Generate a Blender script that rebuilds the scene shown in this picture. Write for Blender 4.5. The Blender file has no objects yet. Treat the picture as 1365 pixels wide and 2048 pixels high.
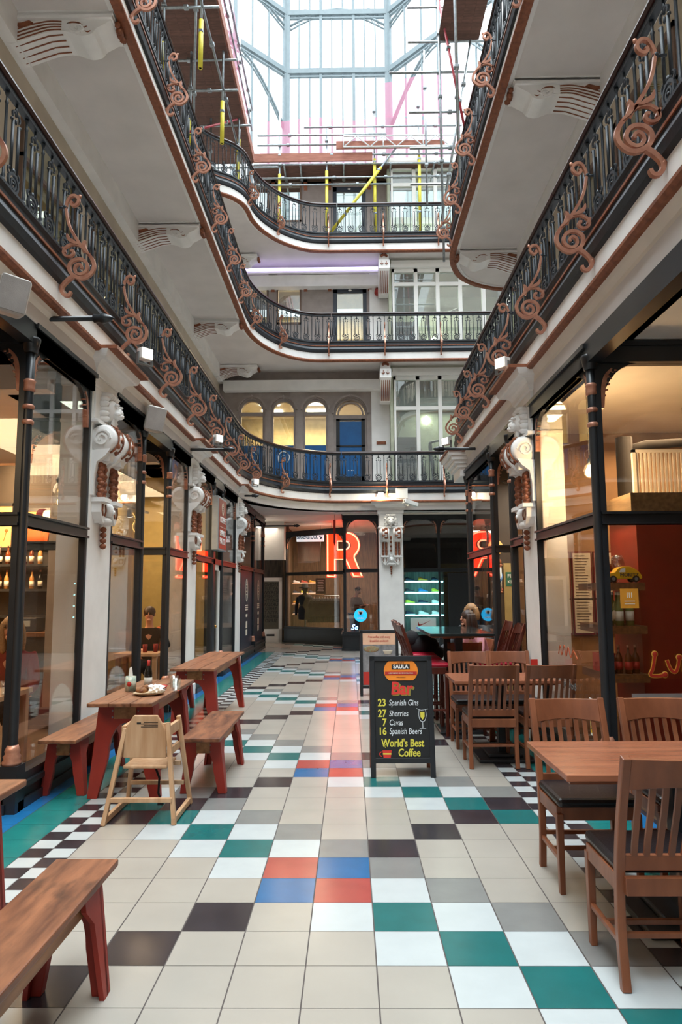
import bpy, bmesh, math, random
from mathutils import Vector, Matrix
random.seed(7)
PI=math.pi
SC=bpy.context.scene
COL=SC.collection
# ---------------------------------------------------------------- camera
F_PX=1386.6; PITCH=.11428; YAW=.012634; ROLL=.0058; EYE=1.570
def ray(px,py):
    a=(px-682.5)/F_PX; b=(1024-py)/F_PX
    c,s=math.cos(ROLL),math.sin(ROLL); a,b=a*c+b*s,-a*s+b*c
    c,s=math.cos(PITCH),math.sin(PITCH); fw=c-b*s; z=s+b*c
    c,s=math.cos(YAW),math.sin(YAW)
    return Vector((a*c-fw*s,a*s+fw*c,z))
fwd=ray(682.5,1024); rgt=(ray(682.5+F_PX,1024)-fwd).normalized(); up=(ray(682.5,1024-F_PX)-fwd).normalized()
cam=bpy.data.cameras.new('camera'); cam.sensor_fit='VERTICAL'; cam.sensor_height=24.0; cam.sensor_width=16.0
cam.lens=F_PX/2048*24; cam.clip_start=.05; cam.clip_end=500
co=bpy.data.objects.new('camera',cam); COL.objects.link(co)
m=Matrix((rgt,up,-fwd.normalized())).transposed().to_4x4(); m.translation=(0,0,EYE); co.matrix_world=m
SC.camera=co
# ---------------------------------------------------------------- world, light, exposure
SC.view_settings.view_transform='Standard'; SC.view_settings.look='None'; SC.view_settings.gamma=1
SC.view_settings.use_curve_mapping=False; SC.view_settings.exposure=0.78
W=bpy.data.worlds.new('overcast_sky'); SC.world=W; W.use_nodes=True
NT=W.node_tree; bg=NT.nodes['Background']
# overcast sky: dim at the horizon, several times brighter at the zenith
tcw=NT.nodes.new('ShaderNodeTexCoord'); sx_=NT.nodes.new('ShaderNodeSeparateXYZ'); NT.links.new(tcw.outputs['Generated'],sx_.inputs[0])
mr=NT.nodes.new('ShaderNodeMapRange'); mr.interpolation_type='SMOOTHSTEP'; NT.links.new(sx_.outputs['Z'],mr.inputs['Value'])
for k_,v_ in (('From Min',.50),('From Max',1.0),('To Min',.85),('To Max',7.6)): mr.inputs[k_].default_value=v_
NT.links.new(mr.outputs[0],bg.inputs[1]); bg.inputs[0].default_value=(.86,.95,1.0,1)
def lamp(kind,loc,power,color=(1,.75,.45),size=.3,rot=(0,0,0),name='lamp_light',spot=None,sy=None):
    l=bpy.data.lights.new(name,kind); l.energy=power; l.color=color
    if kind=='AREA':
        l.size=size
        if sy: l.shape='RECTANGLE'; l.size_y=sy
    elif kind=='POINT': l.shadow_soft_size=size
    elif kind=='SPOT': l.shadow_soft_size=size; l.spot_size=spot or 1.2
    o=bpy.data.objects.new(name,l); o.location=loc; o.rotation_euler=rot; COL.objects.link(o); return o
WARM=(1,.72,.42)
# shop ceilings' lamps
lamp('AREA',(-4.6,7.5,3.35),110,WARM,2.4,name='cafe_ceiling_light',sy=3); lamp('AREA',(-3.6,2.0,3.35),60,WARM,1.4,name='cafe_front_fill',sy=3)  # the front one is added to brighten the interior behind the near window
lamp('AREA',(-5.2,9.9,3.2),110,(1,.6,.28),.25,rot=(.6,0,0),name='cafe_bar_light',sy=1.6)
lamp('AREA',(-3.4,11.2,3.3),35,WARM,.8,name='cafe_rear_light',sy=1.2)
lamp('AREA',(3.6,7.6,3.35),38,(1,.66,.36),1.2,name='restaurant_ceiling_light',sy=1.4)
lamp('AREA',(3.2,10.3,3.3),60,(1,.85,.65),1.2,name='barber_ceiling_light',sy=1.2)
lamp('AREA',(-.3,22.6,3.45),110,(1,.82,.62),1.6,name='shoe_shop_light',sy=1.6)
lamp('AREA',(-2.6,20.9,3.5),7,(1,.9,.78),.8,name='alcove_light',sy=.8)
lamp('AREA',(-1.0,20.7,6.9),150,(1,.68,.38),3.2,name='office_light',sy=2)
lamp('AREA',(-1.0,20.7,10.6),130,(1,.74,.45),3.2,name='upper_office_light',sy=2)
lamp('AREA',(2.8,20.6,7.2),30,(1,1,.85),1.5,name='stair_light',sy=1.5)
lamp('AREA',(2.8,20.6,10.6),38,(1,1,.85),1.5,name='stair_light',sy=1.5)
lamp('AREA',(2.8,20.6,13.8),30,(1,1,.9),1.5,name='stair_light',sy=1.5)
# ---------------------------------------------------------------- materials
def lin(c):
    if isinstance(c,str): c=[int(c[i:i+2],16)/255 for i in (0,2,4)]
    return tuple((x/12.92 if x<=.04045 else ((x+.055)/1.055)**2.4) for x in c)
def mat(name,c,rough=.5,metal=0,vary=.06,scale=6,bump=0,bscale=40,spec=.5,coat=0,emit=0,stretch=None,c2=None):
    m=bpy.data.materials.new(name); m.use_nodes=True; n=m.node_tree; N=n.nodes; L=n.links
    b=N['Principled BSDF']; c=lin(c)
    b.inputs['Roughness'].default_value=rough; b.inputs['Metallic'].default_value=metal
    b.inputs['Specular IOR Level'].default_value=spec; b.inputs['Coat Weight'].default_value=coat
    tc=N.new('ShaderNodeTexCoord'); mp=N.new('ShaderNodeMapping'); L.new(tc.outputs['Object'],mp.inputs['Vector'])
    if stretch: mp.inputs['Scale'].default_value=stretch
    nz=N.new('ShaderNodeTexNoise'); nz.inputs['Scale'].default_value=scale; nz.inputs['Detail'].default_value=6
    L.new(mp.outputs[0],nz.inputs['Vector'])
    cr=N.new('ShaderNodeValToRGB'); L.new(nz.outputs['Fac'],cr.inputs[0])
    d=lin(c2) if c2 else tuple(max(0,x*(1-vary*3)) for x in c); h=c if c2 else tuple(min(1,x*(1+vary)) for x in c)
    cr.color_ramp.elements[0].position=.3; cr.color_ramp.elements[1].position=.7
    cr.color_ramp.elements[0].color=(*d,1); cr.color_ramp.elements[1].color=(*h,1)
    L.new(cr.outputs[0],b.inputs['Base Color'])
    if bump:
        n2=N.new('ShaderNodeTexNoise'); n2.inputs['Scale'].default_value=bscale; L.new(mp.outputs[0],n2.inputs['Vector'])
        bp=N.new('ShaderNodeBump'); bp.inputs['Strength'].default_value=bump; bp.inputs['Distance'].default_value=.01
        L.new(n2.outputs['Fac'],bp.inputs['Height']); L.new(bp.outputs[0],b.inputs['Normal'])
    if emit:
        b.inputs['Emission Color'].default_value=(*c,1); b.inputs['Emission Strength'].default_value=emit
    return m
def glass(name,tint=(1,1,1),refl=.10,rough=.0,haze=0):
    m=bpy.data.materials.new(name); m.use_nodes=True; n=m.node_tree; N=n.nodes; L=n.links
    N.remove(N['Principled BSDF']); out=N['Material Output']
    t=N.new('ShaderNodeBsdfTransparent'); t.inputs[0].default_value=(*tint,1)
    g=N.new('ShaderNodeBsdfGlossy'); g.inputs['Roughness'].default_value=rough
    fr=N.new('ShaderNodeFresnel'); geo=N.new('ShaderNodeNewGeometry'); ior=N.new('ShaderNodeMapRange')   # same reflectance from both faces of the sheet
    ior.inputs['To Min'].default_value=1.5; ior.inputs['To Max'].default_value=1/1.5; L.new(geo.outputs['Backfacing'],ior.inputs['Value']); L.new(ior.outputs[0],fr.inputs[0])
    mth=N.new('ShaderNodeMath'); mth.operation='MULTIPLY_ADD'; mth.inputs[1].default_value=1.0; mth.inputs[2].default_value=refl
    mth.use_clamp=True
    L.new(fr.outputs[0],mth.inputs[0])
    mx=N.new('ShaderNodeMixShader'); L.new(mth.outputs[0],mx.inputs[0]); L.new(t.outputs[0],mx.inputs[1]); L.new(g.outputs[0],mx.inputs[2])
    last=mx
    if haze:
        d=N.new('ShaderNodeBsdfDiffuse'); d.inputs[0].default_value=(.9,.93,.95,1)
        m2=N.new('ShaderNodeMixShader'); m2.inputs[0].default_value=haze; L.new(mx.outputs[0],m2.inputs[1]); L.new(d.outputs[0],m2.inputs[2]); last=m2
    L.new(last.outputs[0],out.inputs['Surface'])
    return m
def veil(name,c,a):   # open-weave netting: thread colour with see-through holes
    m=bpy.data.materials.new(name); m.use_nodes=True; n=m.node_tree; N=n.nodes; L=n.links
    b=N['Principled BSDF']; b.inputs['Base Color'].default_value=(*lin(c),1); b.inputs['Roughness'].default_value=.8
    t=N.new('ShaderNodeBsdfTransparent'); mx=N.new('ShaderNodeMixShader'); mx.inputs[0].default_value=a
    tr=N.new('ShaderNodeBsdfTranslucent'); tr.inputs[0].default_value=(*lin(c),1)
    m2=N.new('ShaderNodeMixShader'); m2.inputs[0].default_value=.6; L.new(b.outputs[0],m2.inputs[1]); L.new(tr.outputs[0],m2.inputs[2])
    L.new(t.outputs[0],mx.inputs[1]); L.new(m2.outputs[0],mx.inputs[2]); L.new(mx.outputs[0],N['Material Output'].inputs['Surface'])
    return m
def wood(name,c1,c2,rough=.45,scale=3,st=(8,1,8),coat=0,knots=0):
    m=mat(name,c1,rough,c2=c2,scale=scale,stretch=st,bump=.08,bscale=12,coat=coat)
    if knots:
        n=m.node_tree; N=n.nodes; L=n.links; b=N['Principled BSDF']
        src=b.inputs['Base Color'].links[0].from_socket
        tc=N.new('ShaderNodeTexCoord'); mp=N.new('ShaderNodeMapping'); mp.inputs['Scale'].default_value=(6,2.2,6); L.new(tc.outputs['Object'],mp.inputs[0])
        nz=N.new('ShaderNodeTexNoise'); nz.inputs['Scale'].default_value=1.7; nz.inputs['Detail'].default_value=8; L.new(mp.outputs[0],nz.inputs['Vector'])
        cr=N.new('ShaderNodeValToRGB'); cr.color_ramp.elements[0].position=.55; cr.color_ramp.elements[1].position=.68; L.new(nz.outputs['Fac'],cr.inputs[0])
        mx=N.new('ShaderNodeMixRGB'); mx.blend_type='MIX'; mx.inputs[2].default_value=(*lin(knots),1)
        mu=N.new('ShaderNodeMath'); mu.operation='MULTIPLY'; mu.inputs[1].default_value=.75; L.new(cr.outputs[0],mu.inputs[0])
        L.new(mu.outputs[0],mx.inputs[0]); L.new(src,mx.inputs[1]); L.new(mx.outputs[0],b.inputs['Base Color'])
    return m
BLK=mat('black_paint','23272b',.35,vary=.1,scale=3); IRON=mat('dark_blue_iron','1d252d',.5,vary=.12,scale=20,bump=.1)
COP=mat('copper_paint','c58f75',.36,metal=.35,vary=.12,scale=14,c2='9c6450'); BRN=mat('copper_brown_paint','96593a',.5,metal=.15,vary=.15,scale=20,c2='733f28')
WHT=mat('white_paint','f0efec',.55,vary=.03,scale=3,bump=.05,bscale=60); CRM=mat('cream_paint','e8e0d4',.55,vary=.03,scale=3)
SOF=mat('soffit_paint','dbd5d1',.75,vary=.03,scale=2,bump=.04,bscale=90); GRYW=mat('warm_grey_paint','9a8f8a',.6,vary=.05)
HAND=mat('dark_red_handrail','3a2220',.3,vary=.1)
STONE=mat('cream_stone','c7bba8',.7,vary=.06,scale=2)
WALLY=mat('pale_yellow_wall','c9b98c',.7); OLIVE=mat('olive_wall','a8925a',.7); DARK=mat('charcoal_wall','26221f',.7)
REDW=mat('deep_red_wall','8c2210',.5,vary=.05); TAN=mat('tan_wall','b98f5e',.7)
GREEN=mat('pale_green_wall','aeb39d',.8); FLR=wood('dark_floorboard','5a4230','3b2a1e')
GL=glass('shop_glass',refl=.05); GLW=glass('window_glass',(.93,.97,.96),refl=.07); GLR=glass('roof_glass',(.97,.99,1),refl=.02,haze=.12)
GLH=glass('hazy_stair_glass',(.9,.96,.93),refl=.16,haze=.10); CLEAR=glass('clear_glass',(.95,.98,.97),refl=.08)
BLUEF=mat('blue_film','125f9c',.35,vary=.05)
TW=wood('honey_tabletop','946344','623c28',.45,2.5,(7,1,7),knots='3a1c0e'); TWR=wood('worn_bench_top','8f5b3d','542f1e',.45,3,(7,1.2,7),knots='2c150b')
TWE=wood('pale_board_edge','a8764a','7a4f2d'); RED=mat('red_painted_ply','9c2e1f',.5,vary=.08,c2='84251a')
CW=wood('brown_stained_beech','8d5538','6b3d27',.33,3,(3,3,.6)); CWT=wood('orange_veneer','9c6449','84503a',.22,2,(1,8,8))
CWD=wood('dark_cherry_wood','5a2416','3d170e',.3,3,(3,3,.6)); PALE=wood('pale_beech','c7a583','ad8560',.4,3,(6,6,.8))
LEA=mat('black_leather','1c1a1d',.32,vary=.1,bump=.12,bscale=120); LEAR=mat('red_leather','a3122c',.3,vary=.06)
STEEL=mat('galvanised_tube','9ba3a6',.32,metal=.75,vary=.1,scale=18); YEL=mat('yellow_sleeve','d8cb3a',.5); RTUBE=mat('red_tube','a32432',.5)
PLANK=wood('scaffold_board','6d4c40','4a332b',.8,3,(1,6,1)); PLANKP=wood('pinkish_toe_board','a8705e','8a5646',.8,3,(1,6,6))
PINK=veil('pink_debris_netting','f08fb2',.48)
ROOFI=mat('roof_iron_shade_grey','87959a',.5,vary=.03); METW=mat('white_iron','dde4e4',.5,vary=.03); CHALK=mat('chalk_black','15181a',.6,vary=.15,scale=4)  # roof bars are white iron; their shade against the sky is in this grey
SKIN=mat('skin','c78f74',.5,vary=.03); HAIRB=mat('blond_hair','a98358',.55,c2='6e5034',scale=50,stretch=(6,6,1)); HAIRD=mat('brown_hair','3c261d',.5,c2='24160f',scale=50,stretch=(6,6,1))
PINKC=mat('pink_cloth','d99aa6',.85,bump=.1); GREYC=mat('dark_grey_cloth','3a3d42',.9,bump=.1); JEAN=mat('blue_denim','3d5270',.9); ORC=mat('rust_cloth','9a4722',.9); REDC=mat('dark_red_cloth','7a1f1c',.9); BLKC=mat('black_cloth','17171a',.9); TANC=mat('brown_puffer','6e5132',.7)
def emi(name,c,s): return mat(name,c,.5,vary=0,emit=s)
WLAMP=emi('warm_bulb','ffc46e',14); WPANEL=emi('ceiling_panel','fff6e0',6); CYAN=emi('cyan_strip','8ff0f5',5); NEON=emi('red_neon_tube','ff8a66',3.2); NEONF=emi('red_neon_face','ff3d12',.5)
LAV=emi('lavender_strip','c9bdf5',2.2); FLOOD=emi('floodlight_lens','fff3da',9); WHITE=mat('white_board','ecebe6',.5,vary=.01)
# ---------------------------------------------------------------- mesh building
class MB:
    def __init__(s): s.v=[];s.f=[];s.m=[];s.s=[]
    def add(s,vs,fs,mi=0,sm=False):
        b=len(s.v); s.v+=[tuple(v) for v in vs]
        for f in fs: s.f.append([i+b for i in f]); s.m.append(mi); s.s.append(sm)
        return s
    def box(s,x0,x1,y0,y1,z0,z1,mi=0):
        return s.add([(x,y,z) for z in (z0,z1) for y in (y0,y1) for x in (x0,x1)],[(0,2,3,1),(4,5,7,6),(0,1,5,4),(2,6,7,3),(0,4,6,2),(1,3,7,5)],mi)
    def beam(s,a,b,w,h,mi=0,upv=(0,0,1)):
        a=Vector(a);b=Vector(b);d=(b-a).normalized();u=Vector(upv)
        if abs(d.dot(u))>.99: u=Vector((0,1,0))
        r=d.cross(u).normalized();u=r.cross(d)
        vs=[p+r*(i*w/2)+u*(j*h/2) for p in (a,b) for j in (-1,1) for i in (-1,1)]
        return s.add(vs,[(0,2,3,1),(4,5,7,6),(0,1,5,4),(2,6,7,3),(0,4,6,2),(1,3,7,5)],mi)
    def prism(s,poly,ax,a,b,mi=0,sm=False):
        n=len(poly)
        def P(p,t): return {'x':(t,p[0],p[1]),'y':(p[0],t,p[1]),'z':(p[0],p[1],t)}[ax]
        s.add([P(p,a) for p in poly]+[P(p,b) for p in poly],[list(range(n))[::-1],list(range(n,2*n))],mi)
        k=len(s.v)-2*n
        for i in range(n):
            j=(i+1)%n; s.f.append([k+i,k+j,k+n+j,k+n+i]); s.m.append(mi); s.s.append(sm)
        return s
    def tube(s,pts,r,n=8,mi=0,sm=True,flat=1):
        pts=[Vector(p) for p in pts]; k=len(pts); rs=r if isinstance(r,(list,tuple)) else [r]*k
        t0=(pts[1]-pts[0]).normalized(); u=Vector((0,0,1)) if abs(t0.z)<.9 else Vector((1,0,0))
        u=(u-t0*u.dot(t0)).normalized(); rings=[]; vs=[]
        for i,p in enumerate(pts):
            t=((pts[min(i+1,k-1)]-pts[max(i-1,0)])).normalized(); u=(u-t*u.dot(t)).normalized(); w=t.cross(u)
            for j in range(n):
                a=2*PI*j/n; vs.append(p+(u*math.cos(a)+w*math.sin(a)*flat)*rs[i])
        fs=[(i*n+j,i*n+(j+1)%n,(i+1)*n+(j+1)%n,(i+1)*n+j) for i in range(k-1) for j in range(n)]
        s.add(vs,fs,mi,sm); b=len(s.v)-k*n
        s.f.append([b+j for j in range(n)][::-1]); s.m.append(mi); s.s.append(False)
        s.f.append([b+(k-1)*n+j for j in range(n)]); s.m.append(mi); s.s.append(False)
        return s
    def lathe(s,prof,c=(0,0,0),n=16,mi=0,ax='z',sm=True):
        vs=[];k=len(prof)
        for r,z in prof:
            for j in range(n):
                a=2*PI*j/n; x,y=r*math.cos(a),r*math.sin(a)
                p={'z':(x,y,z),'x':(z,x,y),'y':(y,z,x)}[ax]; vs.append((p[0]+c[0],p[1]+c[1],p[2]+c[2]))
        s.add(vs,[(i*n+j,i*n+(j+1)%n,(i+1)*n+(j+1)%n,(i+1)*n+j) for i in range(k-1) for j in range(n)],mi,sm); b=len(s.v)-k*n
        s.f.append([b+j for j in range(n)][::-1]); s.m.append(mi); s.s.append(False)
        s.f.append([b+(k-1)*n+j for j in range(n)]); s.m.append(mi); s.s.append(False)
        return s
    def ball(s,c,r,n=12,mi=0,rot=None):
        if not isinstance(r,(list,tuple)): r=(r,r,r)
        m_=n//2; vs=[(0,0,1)]
        for i in range(1,m_):
            a=PI*i/m_
            for j in range(n): b=2*PI*j/n; vs.append((math.sin(a)*math.cos(b),math.sin(a)*math.sin(b),math.cos(a)))
        vs.append((0,0,-1)); out=[]
        for v in vs:
            v=Vector((v[0]*r[0],v[1]*r[1],v[2]*r[2]))
            if rot: v=rot@v
            out.append(v+Vector(c))
        fs=[(0,1+j,1+(j+1)%n) for j in range(n)]
        for i in range(m_-2):
            for j in range(n): fs.append((1+i*n+j,1+(i+1)*n+j,1+(i+1)*n+(j+1)%n,1+i*n+(j+1)%n))
        e=len(vs)-1; fs+=[(e,1+(m_-2)*n+(j+1)%n,1+(m_-2)*n+j) for j in range(n)]
        return s.add(out,fs,mi,True)
    def ribbon(s,pts,w,t0,t1,mi=0,ax='y',close=False):
        """flat bar of width w following 2-D pts, thickness t0..t1 along ax"""
        k=len(pts); ws=w if isinstance(w,(list,tuple)) else [w]*k; L_=[];R_=[]
        for i in range(k):
            if close: a,b=pts[i-1],pts[(i+1)%k]
            else: a,b=pts[max(i-1,0)],pts[min(i+1,k-1)]
            dx,dz=b[0]-a[0],b[1]-a[1]; l=math.hypot(dx,dz) or 1; nx,nz=-dz/l,dx/l; q=ws[i]/2
            L_.append((pts[i][0]+nx*q,pts[i][1]+nz*q)); R_.append((pts[i][0]-nx*q,pts[i][1]-nz*q))
        def P(p,t): return {'y':(p[0],t,p[1]),'x':(t,p[0],p[1]),'z':(p[0],p[1],t)}[ax]
        vs=[]
        for i in range(k): vs+=[P(L_[i],t0),P(R_[i],t0),P(R_[i],t1),P(L_[i],t1)]
        fs=[]
        for i in range(k if close else k-1):
            a,b=4*i,4*((i+1)%k)
            for q in range(4): fs.append((a+q,a+(q+1)%4,b+(q+1)%4,b+q))
        if not close: fs+=[(0,1,2,3),(4*k-1,4*k-2,4*k-3,4*k-4)]
        return s.add(vs,fs,mi)
    def sweep(s,prof,path,mi=0,closed_prof=True):
        """prof [(out,z)], path [(x,y)]; out = right-hand side of travel"""
        path=[p for i,p in enumerate(path) if i==0 or abs(p[0]-path[i-1][0])+abs(p[1]-path[i-1][1])>1e-5]
        k=len(path);n=len(prof);vs=[]
        for i in range(k):
            a,b=path[max(i-1,0)],path[min(i+1,k-1)]; dx,dy=b[0]-a[0],b[1]-a[1]; l=math.hypot(dx,dy); ox,oy=dy/l,-dx/l
            if 0<i<k-1:
                e,g=Vector(path[i])-Vector(path[i-1]),Vector(path[i+1])-Vector(path[i]); e.normalize(); g.normalize()
                h_=Vector((e.y+g.y,-e.x-g.x)); h_.normalize(); q=max(.4,h_.dot(Vector((e.y,-e.x)))); ox,oy=h_.x/q,h_.y/q
            for o,z in prof: vs.append((path[i][0]+ox*o,path[i][1]+oy*o,z))
        fs=[(i*n+j,i*n+(j+1)%n,(i+1)*n+(j+1)%n,(i+1)*n+j) for i in range(k-1) for j in range(n)]
        s.add(vs,fs,mi); b=len(s.v)-k*n
        s.add([],[]) ; s.f.append([b+j for j in range(n)][::-1]); s.m.append(mi); s.s.append(False)
        s.f.append([b+(k-1)*n+j for j in range(n)]); s.m.append(mi); s.s.append(False)
        return s
    def build(s,name,mats,parent=None,loc=(0,0,0),rz=0,bev=0,rot=None):
        me=bpy.data.meshes.new(name); me.from_pydata(s.v,[],s.f)
        for q in (mats if isinstance(mats,(list,tuple)) else [mats]): me.materials.append(q)
        me.polygons.foreach_set('material_index',s.m); me.polygons.foreach_set('use_smooth',s.s)
        bm=bmesh.new(); bm.from_mesh(me); bmesh.ops.recalc_face_normals(bm,faces=bm.faces); bm.to_mesh(me); bm.free(); me.update()
        o=bpy.data.objects.new(name,me); COL.objects.link(o); o.location=loc; o.rotation_euler=rot or (0,0,rz)
        if parent: o.parent=parent
        if bev:
            q=o.modifiers.new('bevel','BEVEL'); q.width=bev; q.segments=2; q.limit_method='ANGLE'
        return o
def tag(o,label=None,cat=None,group=None,kind=None):
    if label: o['label']=label
    if cat: o['category']=cat
    if group: o['group']=group
    if kind: o['kind']=kind
    return o
def struct(o,label=None,cat=None): return tag(o,label,cat,kind='structure')
def thing(name,label,cat,loc=(0,0,0),rz=0,group=None,kind=None,scale=None):
    o=bpy.data.objects.new(name,None); COL.objects.link(o); o.location=loc; o.rotation_euler=(0,0,rz); o.empty_display_size=.1
    if scale: o.scale=scale
    return tag(o,label,cat,group,kind)
def dup(root,loc,rz=0,label=None,group=None,scale=None,rot=None):
    def cp(o,par):
        c=o.copy(); COL.objects.link(c)
        if par: c.parent=par
        for ch in list(o.children): cp(ch,c)
        return c
    r=cp(root,None); r.location=loc; r.rotation_euler=rot or (0,0,rz)
    if label: r['label']=label
    if group: r['group']=group
    if scale: r.scale=scale
    return r
def child(o,parent,loc,rz=0):
    c=o.copy(); COL.objects.link(c); c.parent=parent; c.location=loc; c.rotation_euler=(0,0,rz); return c
def text(body,size,m,parent,loc,rot,name='lettering',ext=.002,ax='CENTER',sx=1,shear=0,space=1,off=0):
    cu=bpy.data.curves.new(name,'FONT'); cu.body=body; cu.size=size; cu.extrude=ext; cu.align_x=ax; cu.align_y='CENTER'; cu.shear=shear; cu.space_character=space; cu.offset=off
    cu.resolution_u=3
    t=bpy.data.objects.new(name,cu); me=bpy.data.meshes.new_from_object(t); me.materials.clear(); me.materials.append(m)
    bpy.data.objects.remove(t)
    o=bpy.data.objects.new(name,me); COL.objects.link(o); o.location=loc; o.rotation_euler=rot; o.scale=(sx,1,1)
    if parent: o.parent=parent
    return o
FACE=(PI/2,0,0)      # text facing the camera (-y)
ORD='first second third fourth fifth sixth seventh eighth ninth tenth eleventh twelfth thirteenth fourteenth fifteenth sixteenth seventeenth eighteenth nineteenth twentieth twenty-first twenty-second twenty-third twenty-fourth twenty-fifth'.split()
def cr(pts,n=6):
    """Catmull-Rom through 2-D/3-D points"""
    P=[Vector(p) for p in pts]; out=[]
    for i in range(len(P)-1):
        a,b,c,d=P[max(i-1,0)],P[i],P[i+1],P[min(i+2,len(P)-1)]
        for j in range(n):
            t=j/n; out.append(.5*((2*b)+(c-a)*t+(2*a-5*b+4*c-d)*t*t+(3*b-a-3*c+d)*t**3))
    out.append(P[-1]); return [tuple(p) for p in out]
def arc(cx,cy,r,a0,a1,n=12,ry=None):
    ry=ry or r; return [(cx+r*math.cos(a0+(a1-a0)*i/n),cy+ry*math.sin(a0+(a1-a0)*i/n)) for i in range(n+1)]
# ================================================================ FLOOR
T=.3; X0=-.2; Y0=2.826
def tilecol(x,y):
    r=set()
    for c in (-7,4,12,23,34,45,56):
        d=y-c; t=x+d
        if x in (-1,0) and d in (-1,0): return 5 if (x==-1)==(d==0) else 6      # red / blue
        if not -5<=d<=5: continue
        if t==-1: r.add(4)
        if x==d and (x>=1 or x<=-2): r.add(3)
        if t in (0,-2): r.add(1)
        if t==1: r.add(2)
    for q in (4,3,1,2):
        if q in r: return q
    return 0
TM=[mat('tile_beige','9f9a91',.22,vary=.03,scale=2,bump=.02,bscale=8),mat('tile_white','b1b8b9',.2,vary=.02),mat('tile_grey','797a78',.22,vary=.03),mat('tile_black','322e33',.2,vary=.1),
    mat('tile_teal','1a6262',.2,vary=.04),mat('tile_red','9c443f',.2,vary=.04),mat('tile_blue','1a5d90',.2,vary=.04),mat('grout','4f4845',.8),mat('tile_sky_blue','1f6aa2',.2,vary=.05),mat('tile_deep_teal','1c7472',.2,vary=.05)]
fl=MB(); fl.box(-2.9,9,-3.5,26,-.1,-.002,7)
def tile(x0,x1,y0,y1,mi): fl.add([(x0+.003,y0+.0016,0),(x1-.003,y0+.0016,0),(x1-.003,y1-.0016,0),(x0+.003,y1-.0016,0)],[(0,1,2,3)],mi)
for j in range(-21,77):
    y=Y0+j*T
    for i in range(-9,30):
        x=X0+i*T
        if x<-2.75 and y<19.5: continue
        if -5<=i<=4: tile(x,x+T,y,y+T,tilecol(i,j))
        elif y>18.3 and i<=-6 or (i>7 and y<11.4): tile(x,x+T,y,y+T,0 if (i+j)%5 else 2)
        elif i in (-6,5) and (i<0 or y<12):
            for a in (0,1):
                for b in (0,1): tile(x+a*.15,x+a*.15+.15,y+b*.15,y+b*.15+.15,1 if (a+b)%2 else 3)
        elif i in (-7,6) and (i<0 or y<12): tile(x,x+T,y,y+T,9)
        elif i in (-8,-9,7) and (i<0 or y<12): tile(x,x+T,y,y+T,8)
        else: tile(x,x+T,y,y+T,9 if y>18.3 else 0)
struct(fl.build('floor',TM))
# ================================================================ GALLERIES
ZC=[3.87,7.64,10.68]
def ell(cx,cy,a,b,n=16): return [(cx-a*math.cos(t),cy+b*math.sin(t)) for t in [PI/2*i/n for i in range(n+1)]]
PL=[[(-2.37,-3)]+ell(-.2,14.6,2.17,3.16)+[(5.5,17.76)],
    [(-2.37,-3)]+ell(-.7,15.2,1.67,2.56)+[(5.5,17.76)],
    [(-3.5,-3),(-3.5,13.6)]+cr([(-3.5,13.9),(-3.42,14.4),(-3.07,14.85),(-2.71,15.1),(-2.48,15.4),(-2.39,15.75),(-2.35,16.1),(-2.2,16.55),(-1.95,16.97),(-1.72,17.24),(-1.4,17.5),(-1.0,17.7),(-.5,17.76)],3)+[(5.5,17.76)]]
PR=[(5.5,13.52)]+cr([(3.4,13.52),(2.97,13.46),(2.52,13.25),(2.2,12.94),(2.0,12.51),(1.9,12.06),(1.88,11.5)],4)+[(1.88,-3)]
def densify(path,st=.06):
    out=[]
    for a,b in zip(path[:-1],path[1:]):
        l=math.hypot(b[0]-a[0],b[1]-a[1]); n=max(1,int(l/st))
        for i in range(n): out.append((a[0]+(b[0]-a[0])*i/n,a[1]+(b[1]-a[1])*i/n))
    out.append(path[-1]); return out
def along(path):
    d=densify(path,.02); s=[0]
    for a,b in zip(d[:-1],d[1:]): s.append(s[-1]+math.hypot(b[0]-a[0],b[1]-a[1]))
    return d,s
def at(d,s,t):
    import bisect
    i=min(max(bisect.bisect(s,t),6),len(d)-7); a,b=d[i-6],d[i+6]; return d[i],math.atan2(b[1]-a[1],b[0]-a[0])
def offp(path,o):
    out=[];k=len(path)
    for i in range(k):
        a,b=path[max(i-1,0)],path[min(i+1,k-1)]; dx,dy=b[0]-a[0],b[1]-a[1]; l=math.hypot(dx,dy); out.append((path[i][0]+dy/l*o,path[i][1]-dx/l*o))
    return out
tn=0
def fascia(path,z,where):
    global tn; tn+=1; b=MB()
    b.sweep([(-.06,z-.03),(.02,z-.03),(.045,z-.01),(.045,z+.015),(.02,z+.035),(-.06,z+.035)],path,1)
    b.sweep([(-.12,z+.0),(0,z+.02),(0,z+.22),(-.12,z+.24)],path,0)
    b.sweep([(-.12,z+.22),(.0,z+.215),(.03,z+.24),(.045,z+.30),(.02,z+.36),(.02,z+.385),(-.12,z+.385)],path,2)
    b.sweep([(-.1,z+.385),(.032,z+.385),(.032,z+.405),(-.1,z+.405)],path,1)
    b.sweep([(-.12,z+.405),(.0,z+.405),(.0,z+.48),(.02,z+.5),(.02,z+.52),(-.12,z+.52)],path,2)
    return struct(b.build('trim_%d'%tn,[WHT,BRN,IRON]))
def slab(poly,z0,z1,name,ms=SOF): return struct(MB().prism(poly,'z',z0,z1).build(name,ms))
for k,z in enumerate(ZC):
    p=offp(PL[k],-.06); fascia(PL[k],z,'left')
    xw=-3.62 if k<2 else -4.9
    slab([(xw,-3)]+p+[(5.5,18.8),(xw,18.8)],z+(.02 if k else -.21),z+.46,'ceiling')
for z in ZC[:2]:
    p=offp(PR,-.06); fascia(PR,z,'right'); slab(p+[(5.5,-3)],z+(.02 if z>4 else -.3),z+.46,'ceiling')
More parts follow.
